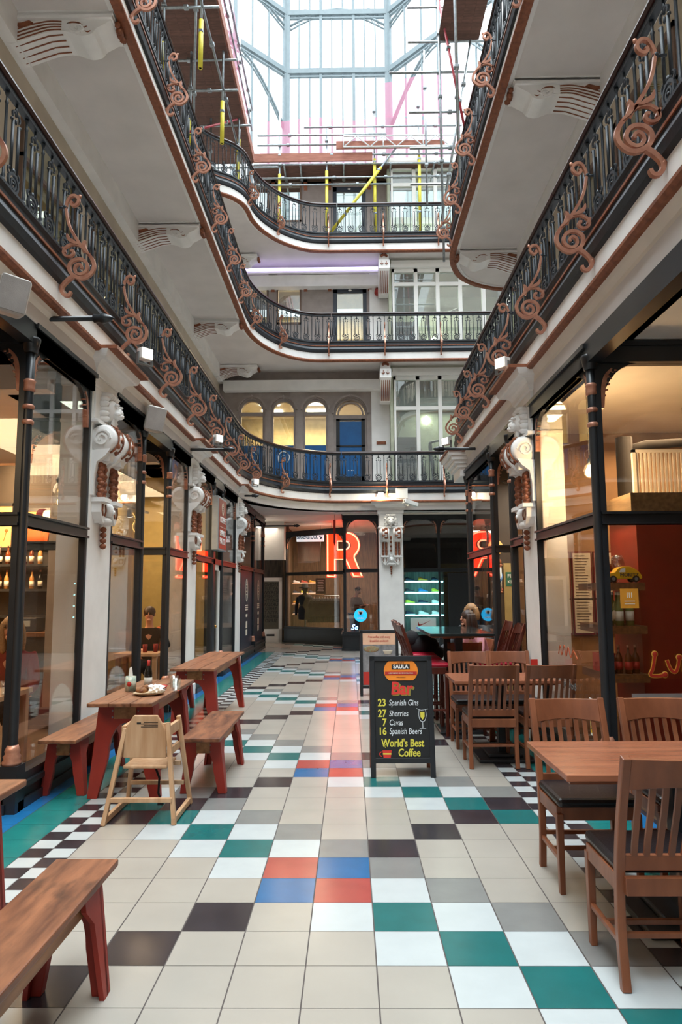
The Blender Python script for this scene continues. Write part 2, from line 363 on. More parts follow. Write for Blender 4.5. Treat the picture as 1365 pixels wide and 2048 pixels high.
# cornice cove between shopfronts and galleries
def cove(path,d,zb,n):
    global tn; tn+=1
    b=MB(); z=3.87; b.sweep([(-.2,z-.02),(-.01,z-.02),(-.03,z-.06),(-d*.55,z-.10),(-d*.8,zb+.06),(-d,zb),(-.4,zb)],path,0); struct(b.build('trim_%d'%tn,CRM))
cove(PL[0],.13,3.66,1); cove(PR,-.0+.10,3.56,2)
# ---------------------------------------------------------------- balusters
def orn_mesh():
    b=MB(); w=.011
    for s in (-1,1):
        b.tube([(s*.043,0,.16),(s*.043,0,.55)],.0115,6)
        b.ribbon(arc(s*.026,.6,.028,-.3*PI if s>0 else 1.3*PI,PI if s>0 else 0,8),.012,-.007,.007)
        b.ball((s*.06,0,.55),.013,6); b.ball((s*.043,0,.46),.012,6)
        b.ribbon(arc(s*.055,.145,.03,PI*(.5),PI*(1.4 if s<0 else -.4),7),.010,-.006,.006)
    b.tube([(0,0,.60),(0,0,.70)],.009,6); b.ball((0,0,.645),(.02,.01,.03),8); b.ball((0,0,.56),(.012,.01,.03),6)
    b.ribbon([(x,z) for x,z in arc(0,.075,.068,0,2*PI,16)[:-1]],.020,-.009,.009,close=True)
    b.ribbon([(x,z) for x,z in arc(0,.07,.036,0,2*PI,12)[:-1]],.016,-.007,.007,close=True)
    b.ball((0,0,.07),.014,6); b.ball((0,0,.165),(.02,.012,.026),8)
    b.tube([(-.043,0,.16),(-.03,0,.135)],.008,5); b.tube([(.043,0,.16),(.03,0,.135)],.008,5)
    return b
def bar_mesh():
    b=MB(); b.lathe([(.016,0),(.016,.02),(.009,.03),(.015,.05),(.0105,.07),(.011,.60),(.015,.615),(.009,.63),(.009,.66),(.016,.68),(.016,.7)],n=7); return b
ORN=orn_mesh().build('baluster',IRON); BAR=bar_mesh().build('baluster',IRON)
def balustrade(path,z,t0,t1,label,hr=1.32,group='iron gallery balustrades'):
    d,s=along(path); t1=min(t1,s[-1]); sub=[d[i] for i in range(len(d)) if t0<=s[i]<=t1]; sub=sub[:-3:4]+[sub[-1]]
    c=sub[0]; r=thing('balustrade',label,'railing',(c[0],c[1],z+.52),group=group)
    loc=[(p[0]-c[0],p[1]-c[1]) for p in sub]; h=hr-.52
    MB().sweep([(-.075,h-.05),(.005,h-.05),(.02,h-.03),(.012,h-.004),(-.03,h+.012),(-.07,h-.004),(-.085,h-.03)],loc).build('handrail',HAND,r)
    MB().sweep([(-.055,h-.09),(-.005,h-.09),(-.005,h-.05),(-.055,h-.05)],loc).build('top_rail',IRON,r)
    MB().sweep([(-.055,0.0),(-.005,0.0),(-.005,.03),(-.055,.03)],loc).build('bottom_rail',IRON,r)
    P=.148; n=int((t1-t0)/P); sc=(h-.09-.03)/.7
    for i in range(n):
        p,a=at(d,s,t0+(i+.5)*P); q=(p[0]-c[0]+math.sin(a)*-.03,p[1]-c[1]+math.cos(a)*.03)
        o=child(ORN if i%2==0 else BAR,r,(q[0],q[1],.03),a); o.scale=(1,1,sc)
    return r
def lens(path): return along(path)[1][-1]
for k,z in enumerate(ZC):
    fn=['first','second','third'][k]; s0=17.9 if k<2 else 17.0
    if k<2:
        balustrade(PL[k],z,4.6 if k==0 else 7.6,12.9,'dark iron railing of the left gallery, %s floor, near straight run'%fn)
        balustrade(PL[k],z,12.9,17.8,'dark iron railing of the left gallery, %s floor, far straight run'%fn)
        balustrade(PL[k],z,17.8,21.8,'dark iron railing, %s floor, curving from left gallery to the back'%fn)
        balustrade(PL[k],z,21.8,27.5,'dark iron railing across the back, %s floor'%fn)
    else:
        balustrade(PL[k],z,17.0,22.4,'dark iron railing, third floor, S-curve at the back left',1.38)
        balustrade(PL[k],z,22.4,28.3,'dark iron railing across the back, third floor, under the scaffold',1.38)
LR=lens(PR)
for k,z in enumerate(ZC[:2]):
    fn=['first','second'][k]
    balustrade(PR,z,.3,4.9,'dark iron railing, %s floor, rounding the far corner of the right gallery'%fn)
    balustrade(PR,z,4.9,10.5,'dark iron railing of the right gallery, %s floor, far straight run'%fn)
    balustrade(PR,z,10.5,14.6 if k==0 else 13.0,'dark iron railing of the right gallery, %s floor, near straight run'%fn)
for o in (ORN,BAR): bpy.data.objects.remove(o)
# ---------------------------------------------------------------- copper scroll brackets
K=1/230/4.55*.905
def sp(L_): return [((x-500)*K,(690-y)*K) for x,y in L_]
def scroll_parts():
    b=MB(); t=.013
    main=cr(sp([(519,-190),(541,-68),(575,30),(640,140),(700,225),(745,275),(790,335),(812,400),(795,465),(745,512),(690,525),(625,500),(582,450),(580,385),(620,345),(680,335),(730,362),(750,415),(732,460),(690,485),(650,475),(630,440),(640,400),(670,385),(695,405),(690,430)]),5)
    n=len(main); w=[.017+.012*min(1,i/(n*.25)) if i<n*.45 else .029-.010*(i/n-.45)/.55 for i in range(n)]
    b.ribbon(main,w,-t,t)
    b.ribbon(cr(sp([(519,-190),(530,-240),(565,-300),(610,-305),(640,-270),(630,-225),(595,-205),(570,-225),(580,-250)]),4),.022,-t,t)
    b.ball((*[v for v in (sp([(650,-300)])[0][0],0)],sp([(650,-300)])[0][1]),(.016,.012,.02),6)
    b.ribbon(cr(sp([(715,265),(690,215),(630,185),(565,195),(515,240),(525,290),(570,308),(608,285),(605,250),(580,250)]),4),[.025]*10+[.02]*27,-t,t)
    lf=cr(sp([(545,80),(560,130),(610,165),(660,190)]),3); b.ribbon(lf,[.004+.028*math.sin(PI*i/(len(lf)-1)) for i in range(len(lf))],-t*1.3,t*1.3)
    lf=cr(sp([(725,150),(705,190),(720,240),(770,300)]),3); b.ribbon(lf,[.004+.03*math.sin(PI*i/(len(lf)-1)) for i in range(len(lf))],-t*1.4,t*1.4)
    lf=cr(sp([(500,215),(520,235),(530,270)]),3); b.ribbon(lf,.02,-t,t)
    ft=cr(sp([(615,505),(560,550),(520,600),(515,655),(545,692),(585,690),(600,655)]),4); b.ribbon(ft,[.034-.012*i/len(ft) for i in range(len(ft))],-t*1.2,t*1.2)
    x,z=sp([(505,610)])[0]; b.ball((x,0,z),(.022,.02,.03),8)
    c=MB(); x,z=sp([(519,-190)])[0]; c.tube([(x,0,z),(x-.07,0,z)],.010,6); c.ball((x-.005,0,z),.02,8)
    return b,c
SB=None; bn={}
def bracket(x,y,z,ang,where):
    """ang = direction of local +x (towards the void)"""
    global SB
    g='copper scroll brackets on the gallery fronts'
    if SB is None:
        SB=thing('scroll_bracket','','bracket',group=g); b,c=scroll_parts()
        b.build('scroll',COP,SB); c.build('fixing_pin',IRON,SB); r=SB
    else: r=dup(SB,(0,0,0))
    r.location=(x+math.cos(ang)*.015,y+math.sin(ang)*.015,z+.12); r.rotation_euler=(0,0,ang)
    i=bn.get(where,0); bn[where]=i+1
    r['label']='copper scroll bracket %s, %s %s'%(where,ORD[i],'from the left' if 'back' in where else 'from the camera'); r['group']=g
for k in (0,1):
    fn=['first','second'][k]
    for j in range(-1 if k==0 else 0,8):
        y=5.40+1.48*j
        if y<15.2: bracket(-2.37,y,ZC[k],0,'on the left gallery front, %s floor'%fn)
    d,s=along(PL[k]); base=s[-1]-(5.5-2.43)
    for t in (base-1.48*i for i in (4,3,2,1,0)):
        if t<(18.2 if k else 18.3): continue
        p,a=at(d,s,t); bracket(p[0],p[1],ZC[k],a-PI/2,'along the curve and back railing, %s floor'%fn)
d,s=along(PL[2])
for p0 in ((-2.42,15.65),(-1.86,17.1),(-.54,17.76),(.94,17.76),(2.41,17.76)):
    i=min(range(len(d)),key=lambda i:(d[i][0]-p0[0])**2+(d[i][1]-p0[1])**2); p,a=at(d,s,s[i]); bracket(p[0],p[1],ZC[2],a-PI/2,'along the curve and back railing, third floor')
for y in (2.55,3.84,5.05,6.33,7.7,9.0,10.15,11.2): bracket(1.88,y,ZC[0],PI,'on the right gallery front, first floor')
for y in (6.75,8.1,9.5,10.8,11.9): bracket(1.88 if y<11.5 else 1.9,y,ZC[1],PI,'on the right gallery front, second floor')
# ================================================================ UPPER WALLS
def W(name,x0,x1,y0,y1,z0,z1,ms=GRYW): return struct(MB().box(x0,x1,y0,y1,z0,z1).build(name,ms))
W('wall_left',-3.72,-3.6,-3,18.8,4.33,7.66,STONE); W('wall_left',-3.72,-3.6,-3,18.8,8.1,10.7,STONE); W('wall_left',-5.0,-4.88,-3,18.8,11.14,14.2,STONE)
W('wall_right',3.15,3.27,-3,12.2,4.33,7.66,STONE); W('wall_right',3.15,3.27,-3,12.2,8.1,13.2,STONE)
W('wall_right',3.27,5.5,12.08,12.2,4.33,7.66,STONE); W('wall_right',3.27,5.5,12.08,12.2,8.1,13.2,STONE)
W('wall_right',5.5,5.6,11.4,24,0,13.2,WHT)
# beams along walls under upper galleries
for z in (7.66,10.70): W('trim_40',-3.6,-3.46,-3,18.7,z-.34,z-.0,WHT)
W('wall_front',-6,6,-9.2,-9,0,15,GRYW); W('wall_left',-3.7,-3.6,-9,-3,0,11,GRYW); W('wall_right',3.2,3.3,-9,-3,0,11,GRYW); W('floor',-6,6,-9,-3.45,-.1,0,CRM)  # unseen end wall, added to keep the bright horizon out of pane reflections
W('trim_41',3.02,3.15,-3,12.2,7.3,7.66,WHT)
W('trim_42',-3.46,.98,18.5,18.75,7.08,7.36,WHT); W('trim_43',-3.46,.98,18.5,18.75,10.05,10.38,WHT)
# windows of the offices along the upper galleries (behind the railings)
wn=[0]
def wname(): wn[0]+=1; return 'window_%d'%wn[0]
def side_window(x,y,z,w,h,sgn,room):
    r=thing(wname(),None,None,(x,y,z),kind='structure'); f=MB()
    for a,b,c,d in ((-w/2,-w/2+.06,0,h),(w/2-.06,w/2,0,h),(-w/2,w/2,0,.07),(-w/2,w/2,h-.07,h),(-w/2,w/2,h*.72,h*.72+.05)): f.box(0,.05*sgn,a,b,c,d)
    f.build('frame',room,r); MB().box(.005*sgn,.012*sgn,-w/2+.05,w/2-.05,.05,h-.05).build('pane',GLW,r)
    MB().box(-.0*sgn,.004*sgn,-w/2+.05,w/2-.05,.05,h-.05).build('dark_room',OLIVE,r)
FRB=mat('brown_window_frame','6d5648',.5)
for z in (4.4,8.15):
    for i in range(7): side_window(-3.6,3.6+2.1*i,z+.35,1.5,2.2,1,FRB)
    for i in range(5): side_window(3.15,2.6+2.1*i,z+.35,1.5,2.2,-1,FRB)
# white scrolled corbels below the upper galleries
def corbel_proto():
    r=thing('gallery_corbel','','bracket',group='white scrolled corbels under the galleries')
    L=1.12; bot=cr([(0,-.42),(.1,-.43),(.25,-.36),(.45,-.27),(.62,-.25),(.72,-.29),(.82,-.33),(.92,-.30),(.97,-.22),(1.05,-.16),(L,-.10)],4)
    MB().prism([(0,-.0),(0,-.42)]+bot[1:]+[(L,0)],'y',-.17,.17).box(0,L+.02,-.2,.2,-.09,0).build('body',WHT,r)
    b=MB()
    for s in (-1,1):
        for k in range(4):
            q=cr([(.10,-.40+.055*k),(.25,-.33+.055*k),(.45,-.245+.045*k),(.60,-.235+.04*k)],5)
            b.ribbon(q,.014,s*.17,s*.178)
    for k in range(4): b.tube([(.1,-.12+.08*k,-.425),(.25,-.12+.08*k,-.363),(.45,-.12+.08*k,-.272),(.6,-.12+.08*k,-.255)],.008,5)
    b.build('gilded_flute',BRN,r)
    b=MB()
    for s in (-1,1):
        b.prism([(.08,-.14),(.18,-.13),(.26,-.10),(.30,-.13),(.24,-.17),(.16,-.2)],'y',s*.17,s*.185)
        b.ribbon(cr([(.66,-.16),(.7,-.13),(.78,-.14),(.82,-.18)],4),.014,s*.17,s*.18)
        for q in ((.84,-.2),(.88,-.27),(.79,-.27)): b.ribbon(cr([(q[0]-.03,q[1]+.01),(q[0],q[1]-.006),(q[0]+.03,q[1]+.012)],3),[.004,.008,.012,.014,.012,.008,.004],s*.165,s*.176)
    b.build('gilded_leaf',BRN,r)
    b=MB()
    for s in (-1,1): b.ribbon(cr([(.70,-.22),(.76,-.28),(.83,-.24),(.8,-.18),(.75,-.2),(.77,-.235)],4),.02,s*.15,s*.19)
    b.ribbon([(.66,-.25),(.66,-.12)],.05,-.18,.18); b.ribbon(cr([(.03,-.2),(.06,-.12),(.12,-.14),(.11,-.2),(.07,-.2)],4),.02,-.19,.19); b.build('volute',WHT,r)
    b=MB()
    for k in range(5): a=-.5+k*.25; b.ball((L+.05,.12*math.sin(a*2.2),-.10-.06*math.cos(a*3)),(.035,.03,.05),6)
    b.ball((L+.04,0,-.1),(.04,.07,.09),8); b.build('gilded_acanthus',BRN,r)
    return r
CB=corbel_proto(); CB.scale=(1,1,.76); CB.location=(-3.6,6.8,7.64); CB['label']='white scrolled corbel under the left second-floor gallery, nearest the camera'
W('trim_44',-3.6,-2.45,6.6,7.0,7.61,7.66,WHT)
for i,y in enumerate((11.0,15.1)):
    dup(CB,(-3.6,y,7.64),0,'white scrolled corbel under the left second-floor gallery, %s from the camera'%ORD[i+1]); W('trim_44',-3.6,-2.45,y-.2,y+.2,7.61,7.66,WHT)
dup(CB,(-3.6,18.2,7.64),0,'white scrolled corbel in the back left corner under the second-floor gallery')
for i,y in enumerate((7.85,12.0)):
    dup(CB,(3.15,y,7.64),PI,'white scrolled corbel under the right second-floor gallery, %s'%('nearest the camera' if i==0 else 'at its rounded end')); W('trim_45',2.0,3.15,y-.2,y+.2,7.61,7.66,WHT)
dup(CB,(-3.6,18.0,10.66),0,'white scrolled corbel under the third-floor gallery, back left')
# flat corbels on the back wall
def back_corbel(z,fn):
    r=thing('wall_corbel','white wall corbel with gilded flutes below the %s-floor gallery, beside the stair windows'%fn,'bracket',(.98,18.3,z),group='white wall corbels')
    b=MB(); b.box(-.15,.15,-.45,.3,-.42,-.18).prism([(-.45,-.42),(.3,-.42),(.3,-.95),(.05,-.95),(-.2,-.7),(-.4,-.5)],'x',-.14,.14).box(-.13,.13,-.4,.3,-.18,0).build('body',WHT,r)
    b=MB()
    for k in range(5): b.beam((-.1+.05*k,-.41,-.48),(-.1+.05*k,.0,-.93),.022,.02)
    b.build('gilded_flute',BRN,r)
    b=MB()
    for k in range(5): a=(k-2)*.5; b.ball((.08*math.sin(a),-.42,-.09+.06*math.cos(a)),(.035,.02,.045),6)
    for s in (-1,1): b.ribbon(arc(s*.06,-.28,.035,PI,2*PI,6),.014,-.47,-.45).beam((s*.06,-.46,-.33),(s*.06,-.46,-.22),.014,.02)
    b.build('gilded_ornament',BRN,r)
back_corbel(7.62,'second'); back_corbel(10.66,'third')
# ---------------------------------------------------------------- back wall, first floor : arched windows
YB=18.75
ARCH=[(-3.06,-2.34),(-2.16,-1.48),(-1.28,-.58),(-.42,.50)]
b=MB(); top=7.12; spr=[6.55+.0,6.55,6.55,6.45]
edges=[-3.6]+[e for a in ARCH for e in a]+[1.2]
for i in range(0,len(edges),2): b.box(edges[i],edges[i+1],YB,YB+.25,4.33,top)
for (a,c_),s_ in zip(ARCH,spr):
    r=(c_-a)/2; q=arc((a+c_)/2,s_,r,PI,0,14,ry=r*1.0); b.prism([(a,top)]+[(a,s_)]+q+[(c_,s_),(c_,top)],'y',YB,YB+.25)
b.box(-3.6,1.2,YB,YB+.25,top,7.66)
struct(b.build('wall_back',[GRYW]))
W('wall_back',.62,1.22,YB-.03,YB,4.33,7.1,WHT)
def arched_window(a,c_,s_,door=False):
    r=thing('door_1' if door else wname(),None,None,((a+c_)/2,YB,4.36),kind='structure'); w=(c_-a)/2; z=s_-4.36; f=MB()
    f.ribbon([(w-.03,0),(w-.03,z)]+arc(0,z,w-.03,0,PI,14)+[(-w+.03,0)],.06,.06,.18)
    f.box(-w,w,.05,.2,z-.12,z-.02)
    f.ribbon(arc(0,z+.03,w+.03,0,PI,14),.05,-.05,.02)
    f.ball((0,-.03,z+w+.05),(.04,.05,.06),6)
    if not door: f.box(-w,w,.05,.2,.0,.12); 
    f.build('frame',GRYW,r)
    MB().prism([(-w+.05,.1),(w-.05,.1),(w-.05,z)]+arc(0,z,w-.05,0,PI,12)+[(-w+.05,z)],'y',.11,.115).build('pane',GLW,r)
    if not door: MB().box(-w+.06,w-.06,.10,.108,.12,1.24).build('blue_film',BLUEF,r)
    else:
        MB().ribbon(arc(0,z+.0,w-.12,0,PI,14),.05,.04,.16).build('inner_arch',GRYW,r)
        d=MB(); 
        for q in ((-w+.06,-w+.16,0,2.02),(w-.16,w-.06,0,2.02),(-w+.06,w-.06,1.92,2.02),(-w+.06,w-.06,0,.35),(-w+.06,w-.06,1.18,1.22)): d.box(q[0],q[1],.06,.1,q[2],q[3])
        d.build('leaf',BLK,r); MB().box(-w+.14,w-.14,.08,.09,.35,1.9).build('blue_film',BLUEF,r)
        text('▪▪▪▪',.08,WHITE,r,(0,.03,.52),FACE,'door_notice'); 
for (a,c_),s_ in zip(ARCH,spr): arched_window(a,c_,s_,a==ARCH[3][0])
# office behind
W('wall_back',-3.6,1.2,22.2,22.3,4.3,7.66,WALLY); W('ceiling',-3.6,1.2,19.0,22.2,7.2,7.25,WHITE); W('wall_back',1.12,1.2,19.0,22.2,4.3,7.2,WALLY); W('wall_back',-3.6,-3.5,19.0,22.2,4.3,7.2,WALLY); W('floor',-3.6,5.5,18.8,22.4,4.2,4.34,FLR)
for i,(x,y) in enumerate(((-2.4,20.2),(-1.0,20.2),(-2.4,21.3),(-1.0,21.3))):
    tag(MB().box(-.3,.3,-.3,.3,-.02,.01).build('ceiling_light_panel',WPANEL,loc=(x,y,7.19)),'square ceiling light panel in the office behind the arches, %s %s'%(('left','right')[i%2],('near','far')[i//2]),'light','office ceiling panels')
# smiley-ghost outline stickers on the blue film
for i,x in enumerate((-2.7,-1.82)):
    o=MB(); o.ribbon(cr([(-.12,-.13),(-.14,.02),(-.08,.15),(.04,.17),(.15,.08),(.16,-.02),(.1,-.13)],4),.022,0,.006)
    tag(o.ribbon(arc(.0,.03,.05,0,2*PI,8),.014,0,.006).build('window_sticker',FLOOD if 0 else WHITE,loc=(x,YB+.085,5.25)),'white outline sticker on the blue window film, %s'%('left arch' if i==0 else 'second arch'),'sticker','stickers on the blue film')
tag(MB().box(-.13,.13,-.02,0,-.04,.04).build('name_plate',BRN,loc=(.88,YB-.03,5.62)),'small brown name plate on white pier beside the arched door','sign')
# ---------------------------------------------------------------- back wall, second and third floors : rectangular windows
def rect_floor(z0,z1,fn,dn):
    b=MB(); op=[(-2.95,-2.25),(-2.02,-1.32),(-.42,.52)]; sill=z0+.95; head=z0+2.1
    ed=[-3.6]+[e for a in op for e in a]+[1.2]
    for i in range(0,len(ed),2): b.box(ed[i],ed[i+1],YB,YB+.2,z0,z1)
    for a,c_ in op[:2]: b.box(a,c_,YB,YB+.2,z0,sill)
    b.box(-3.6,1.2,YB,YB+.2,head,z1); struct(b.build('wall_back',GRYW))
    for a,c_ in op[:2]:
        r=thing(wname(),None,None,((a+c_)/2,YB,sill),kind='structure'); w=(c_-a)/2; h=head-sill; f=MB()
        for q in ((-w,-w+.05,0,h),(w-.05,w,0,h),(-w,w,0,.05),(-w,w,h-.05,h)): f.box(q[0],q[1],-.02,.08,q[2],q[3])
        f.build('frame',FRB,r); MB().box(-w,w,.06,.065,0,h).build('pane',GLW,r)
    w=.47; r=thing('door_%d'%dn,None,None,(.05,YB,z0),kind='structure'); f=MB()
    for q in ((-w,-w+.11,0,1.98),(w-.11,w,0,1.98),(-w,w,1.84,1.98),(-w,w,0,.2)): f.box(q[0],q[1],-.02,.06,q[2],q[3])
    f.build('leaf',mat('slate_blue_door','2c3440',.4),r); MB().box(-w+.1,w-.1,.01,.02,.2,1.84).build('pane',GLH,r)
    MB().ball((0,-.03,1.91),(.05,.01,.025),10).build('house_number',WHITE,r); MB().box(-w,w,-.03,.03,1.98,2.06).build('lintel',GRYW,r)
    for i,x in enumerate((-3.1,-2.13,-1.2,-.52,.62)):
        q=MB().box(-.05,.05,-.1,0,-.1,.1).prism([(-.1,.1),(-.1,.0),(-.04,-.16),(0,-.2),(0,.1)],'x',-.05,.05).box(-.07,.07,-.12,0,.1,.13)
        tag(q.build('lintel_bracket',BRN,loc=(x,YB-.0,head+.0)),'small gilded bracket above the %s-floor back windows, %s from the left'%(fn,ORD[i]),'bracket','gilded brackets above the back windows')
    W('wall_back',-3.6,1.2,22.2,22.3,z0,z1,WALLY); W('floor',-3.6,5.5,18.95,22.4,z0-.12,z0-.02,FLR)
rect_floor(8.1,10.68,'second',2); rect_floor(11.14,13.3,'third',3)
W('trim_46',-3.4,.86,18.42,18.5,10.40,10.46,WHT)
tag(MB().box(-3.3,.84,-.02,.02,-.035,.035).build('light_strip',LAV,loc=(0,18.40,10.5)),'long lavender LED light strip along the beam at the back, second floor','light')
b=MB(); b.lathe([(.05,-.11),(.085,-.06),(.07,.06),(.03,.1)],n=12); tag(b.build('alarm_bell',mat('alarm_red','96201c',.4),loc=(.82,YB-.08,9.95)),'dark red fire alarm bell on the white pier, second floor','alarm')
W('wall_back',.6,1.2,YB-.03,YB,8.1,10.6,WHT)
for i,x in enumerate((-1.35,-1.25)):
    tag(MB().lathe([(.02,.22),(.16,.05),(.17,0)],n=14).ball((0,0,0),.07,10,1).tube([(0,0,.2),(0,0,1.97)],.008,5).build('pendant_lamp',[WHITE,WLAMP],loc=(x-.0,20.0+.6*i,9.05-.0*i)),'glowing round pendant lamp behind the second-floor back window, %s'%('nearer' if i==0 else 'farther'),'lamp','pendant lamps')
# ---------------------------------------------------------------- stair tower glazing (right of back wall)
YS=18.3
def stair_window(z0,z1,tr,name_z,xs=(1.22,1.86,2.46,3.08,3.72,4.4)):
    r=thing(wname(),None,None,(xs[0],YS,z0),kind='structure'); f=MB(); h=z1-z0; X=xs[-1]-xs[0]
    for i,x in enumerate(xs): f.box(x-xs[0]-(.045 if i else 0),x-xs[0]+.055,-.02,.1,0,h)
    for q in tr: f.box(0,X,-.01,.09,q-z0-.05,q-z0+.05)
    f.box(0,X,-.02,.1,0,.08).box(0,X,-.02,.1,h-.1,h).box(-.05,X+.1,-.12,.1,h,h+.1).box(-.03,X+.1,-.07,.1,h+.1,h+.22)
    f.build('frame',WHITE,r); MB().box(.03,X,.04,.045,.05,h-.05).build('pane',GLH,r)
stair_window(4.36,7.36,(6.48,),0); stair_window(8.1,10.42,(9.98,),0); stair_window(11.14,13.45,(12.9,),0)
for z0,z1 in ((4.33,7.9),(7.9,10.9),(10.9,13.8)):
    W('wall_back',1.2,5.5,21.6,21.7,z0,z1,GREEN); W('wall_left',1.12,1.2,18.3,21.6,z0,z1,GREEN); W('wall_right',4.9,5.0,18.4,21.6,z0,z1,GREEN)
for k,z0 in enumerate((4.34,8.1)):
    r=thing('staircase','dark staircase behind the white stair windows, %s floor'%('first','second')[k],'stairs',(1.3,19.2,z0),group='staircases in the stair tower'); b=MB()
    for i in range(12): b.box(0,.9,i*.2,i*.2+.22,i*.17-.0,i*.17+.17)
    b.build('flight',DARK,r); MB().tube(cr([(1.0,-.3,.5),(.95,-.1,1.25),(1.05,0,1.4),(1.5,.6,1.62),(2.2,1.2,2.1)],4),.035,8).tube([(1.05,0,0),(1.0,-.02,1.35)],.03,8).build('handrail',BLK,r)
for k,(x,z) in enumerate(((2.45,6.95),(2.75,9.55))):
    b=MB().prism([(-.15,0),(0,-.15),(.15,0),(0,.15)],'y',-.04,.0); tag(b.build('wall_light',emi('cool_lamp_%d'%k,'fffff0',9),loc=(x,21.55,z)),'diamond-shaped wall light in the stair tower, %s floor'%('first','second')[k],'light','diamond wall lights')
# ================================================================ GROUND FLOOR SHOPFRONTS
W('ceiling',-7.2,-2.55,-3,19.8,3.66,3.8,CRM); W('ceiling',2.0,7,-3,11.4,3.56,3.7,CRM)
def spandrel(b,x,z,s,r=.26):
    """curved black corner: x corner, z top, s=+1 grows to +x"""
    b.prism([(x,z),(x,z-r*1.5)]+[(x+s*(r-r*math.cos(t)),z-r*1.5+r*1.5*math.sin(t)) for t in [PI/2*i/8 for i in range(9)]],'y',-.02,.02)
def leaf(b,x,z,s):
    b.ribbon(cr([(x+s*.012,z-.36),(x+s*.02,z-.22),(x+s*.045,z-.10),(x+s*.10,z-.03)],3),[.006+.03*math.sin(PI*min(1,.15+i/11)) for i in range(10)],-.026,.026)
    for k in range(5): t=k/4; px,pz=x+s*(.018+.07*t),z-.24+.19*t; b.ball((px,0,pz),(.012+.012*t,.028,.012+.010*t),6); b.ball((px+s*.02,0,pz-.012),(.012+.008*t,.027,.009),6)
    b.ball((x+s*.13,0,z-.045),(.022,.027,.016),6)
def shopfront(p0,p1,top=3.5,sill=.25,tr=2.13,arches=1,label=None,gl=None,lower=None,base=True,tz=.05,nm=None):
    dx,dy=p1[0]-p0[0],p1[1]-p0[1]; L=math.hypot(dx,dy); a=math.atan2(dy,dx)
    r=thing(nm or wname(),None,None,(p0[0],p0[1],0),a,kind='structure'); f=MB()
    f.box(0,L,-.06,.06,top-.0,top+.17).box(-.02,L+.02,-.08,.08,top+.13,top+.17)
    f.box(0,L,-.035,.035,tr-.05,tr+.05).box(0,L,-.055,.055,tr+.03,tr+.05).box(0,L,-.055,.055,tr-.05,tr-.03)
    f.box(0,.045,-.03,.03,sill,top).box(L-.045,L,-.03,.03,sill,top)
    n=arches
    for i in range(n):
        a0,a1=L*i/n,L*(i+1)/n; rr=min(.32,(a1-a0)*.4); spandrel(f,a0+.03,top,1,rr); spandrel(f,a1-.03,top,-1,rr)
        if i: f.box(a0-.03,a0+.03,-.03,.03,sill,top)
    f.build('frame',BLK,r); g=MB()
    for i in range(n):
        a0,a1=L*i/n,L*(i+1)/n
        leaf(g,a0+.045,top-.01,1); leaf(g,a1-.045,top-.01,-1)
    g.build('gilded_spandrel_leaf',COP,r)
    if base: MB().box(0,L,-.07,.07,0,sill-.06).box(-.02,L+.02,-.1,.1,sill-.1,sill-.06).box(0,L,-.07,.07,sill-.06,sill).box(-.02,L+.02,-.09,.09,0,.07).build('plinth',BLK,r)
    MB().box(.02,L-.02,-.004,.004,tr,top).build('upper_pane',gl or GL,r)
    MB().box(.02,L-.02,-.004,.004,sill,tr).build('lower_pane',lower or gl or GL,r)
    return r
def post(x,y,h=3.55,label=''):
    r=thing('colonnette',label,'column',(x,y,0),group='slender black shopfront colonnettes')
    MB().box(-.07,.07,-.07,.07,0,.33).lathe([(.05,.33),(.05,.35),(.036,.42),(.034,3.0),(.036,h)],n=14).lathe([(.05,h-.12),(.07,h-.02),(.07,h)],n=14).build('shaft',BLK,r)
    b=MB().lathe([(.066,.33),(.07,.35),(.058,.37),(.064,.39),(.05,.41),(.055,.43),(.04,.47)],n=14)
    b.build('copper_foot',COP,r); b=MB()
    for z in (3.0,2.88): MB().lathe([(.036,z-.02),(.044,z-.012),(.046,z),(.044,z+.012),(.036,z+.02)],n=14).build('copper_ring',COP,r)
    b.lathe([(.036,3.12),(.046,3.13),(.042,3.15),(.043,3.19),(.048,3.205),(.036,3.22)],n=14).build('copper_ring',COP,r)
    return r
XL=-2.5
# left side
shopfront((XL,5.2),(XL,6.46)); shopfront((-4.3,5.2),(XL,5.2))
shopfront((XL,7.1),(XL,8.17)); shopfront((XL,9.4),(XL,10.5)); shopfront((-3.9,9.4),(XL,9.4)); shopfront((XL,8.17),(-3.9,8.17),base=True)
shopfront((XL,11.1),(XL,12.4)); shopfront((-3.1,13.35),(XL,13.35)); shopfront((XL,13.35),(XL,14.95))
NAVY=mat('navy_panel','2b3444',.35,vary=.05)
shopfront((XL,15.7),(XL,19.8),arches=2,lower=NAVY); shopfront((-4.5,19.8),(XL,19.8))
shopfront((XL,-1.5),(XL,3.4))
for i,(y,t) in enumerate(((5.2,'nearest the camera, with moulded copper foot'),(8.17,'beside the first recessed entrance'),(9.4,'beyond the first recessed entrance'),(12.4,'beside the hatch sign'),(13.35,'beyond the white shop door'),(17.75,'between the navy panels'),(19.8,'at the far corner'))):
    post(XL+.02,y,label='black colonnette with copper rings on the left shopfronts, '+t)
W('trim_47',XL-.05,XL+.06,-3,6.45,3.5,3.66,BLK); W('trim_47',XL-.05,XL+.06,7.1,10.48,3.5,3.66,BLK); W('trim_47',XL-.05,XL+.06,11.1,14.9,3.5,3.66,BLK); W('trim_47',XL-.05,XL+.06,15.7,19.8,3.5,3.66,BLK)
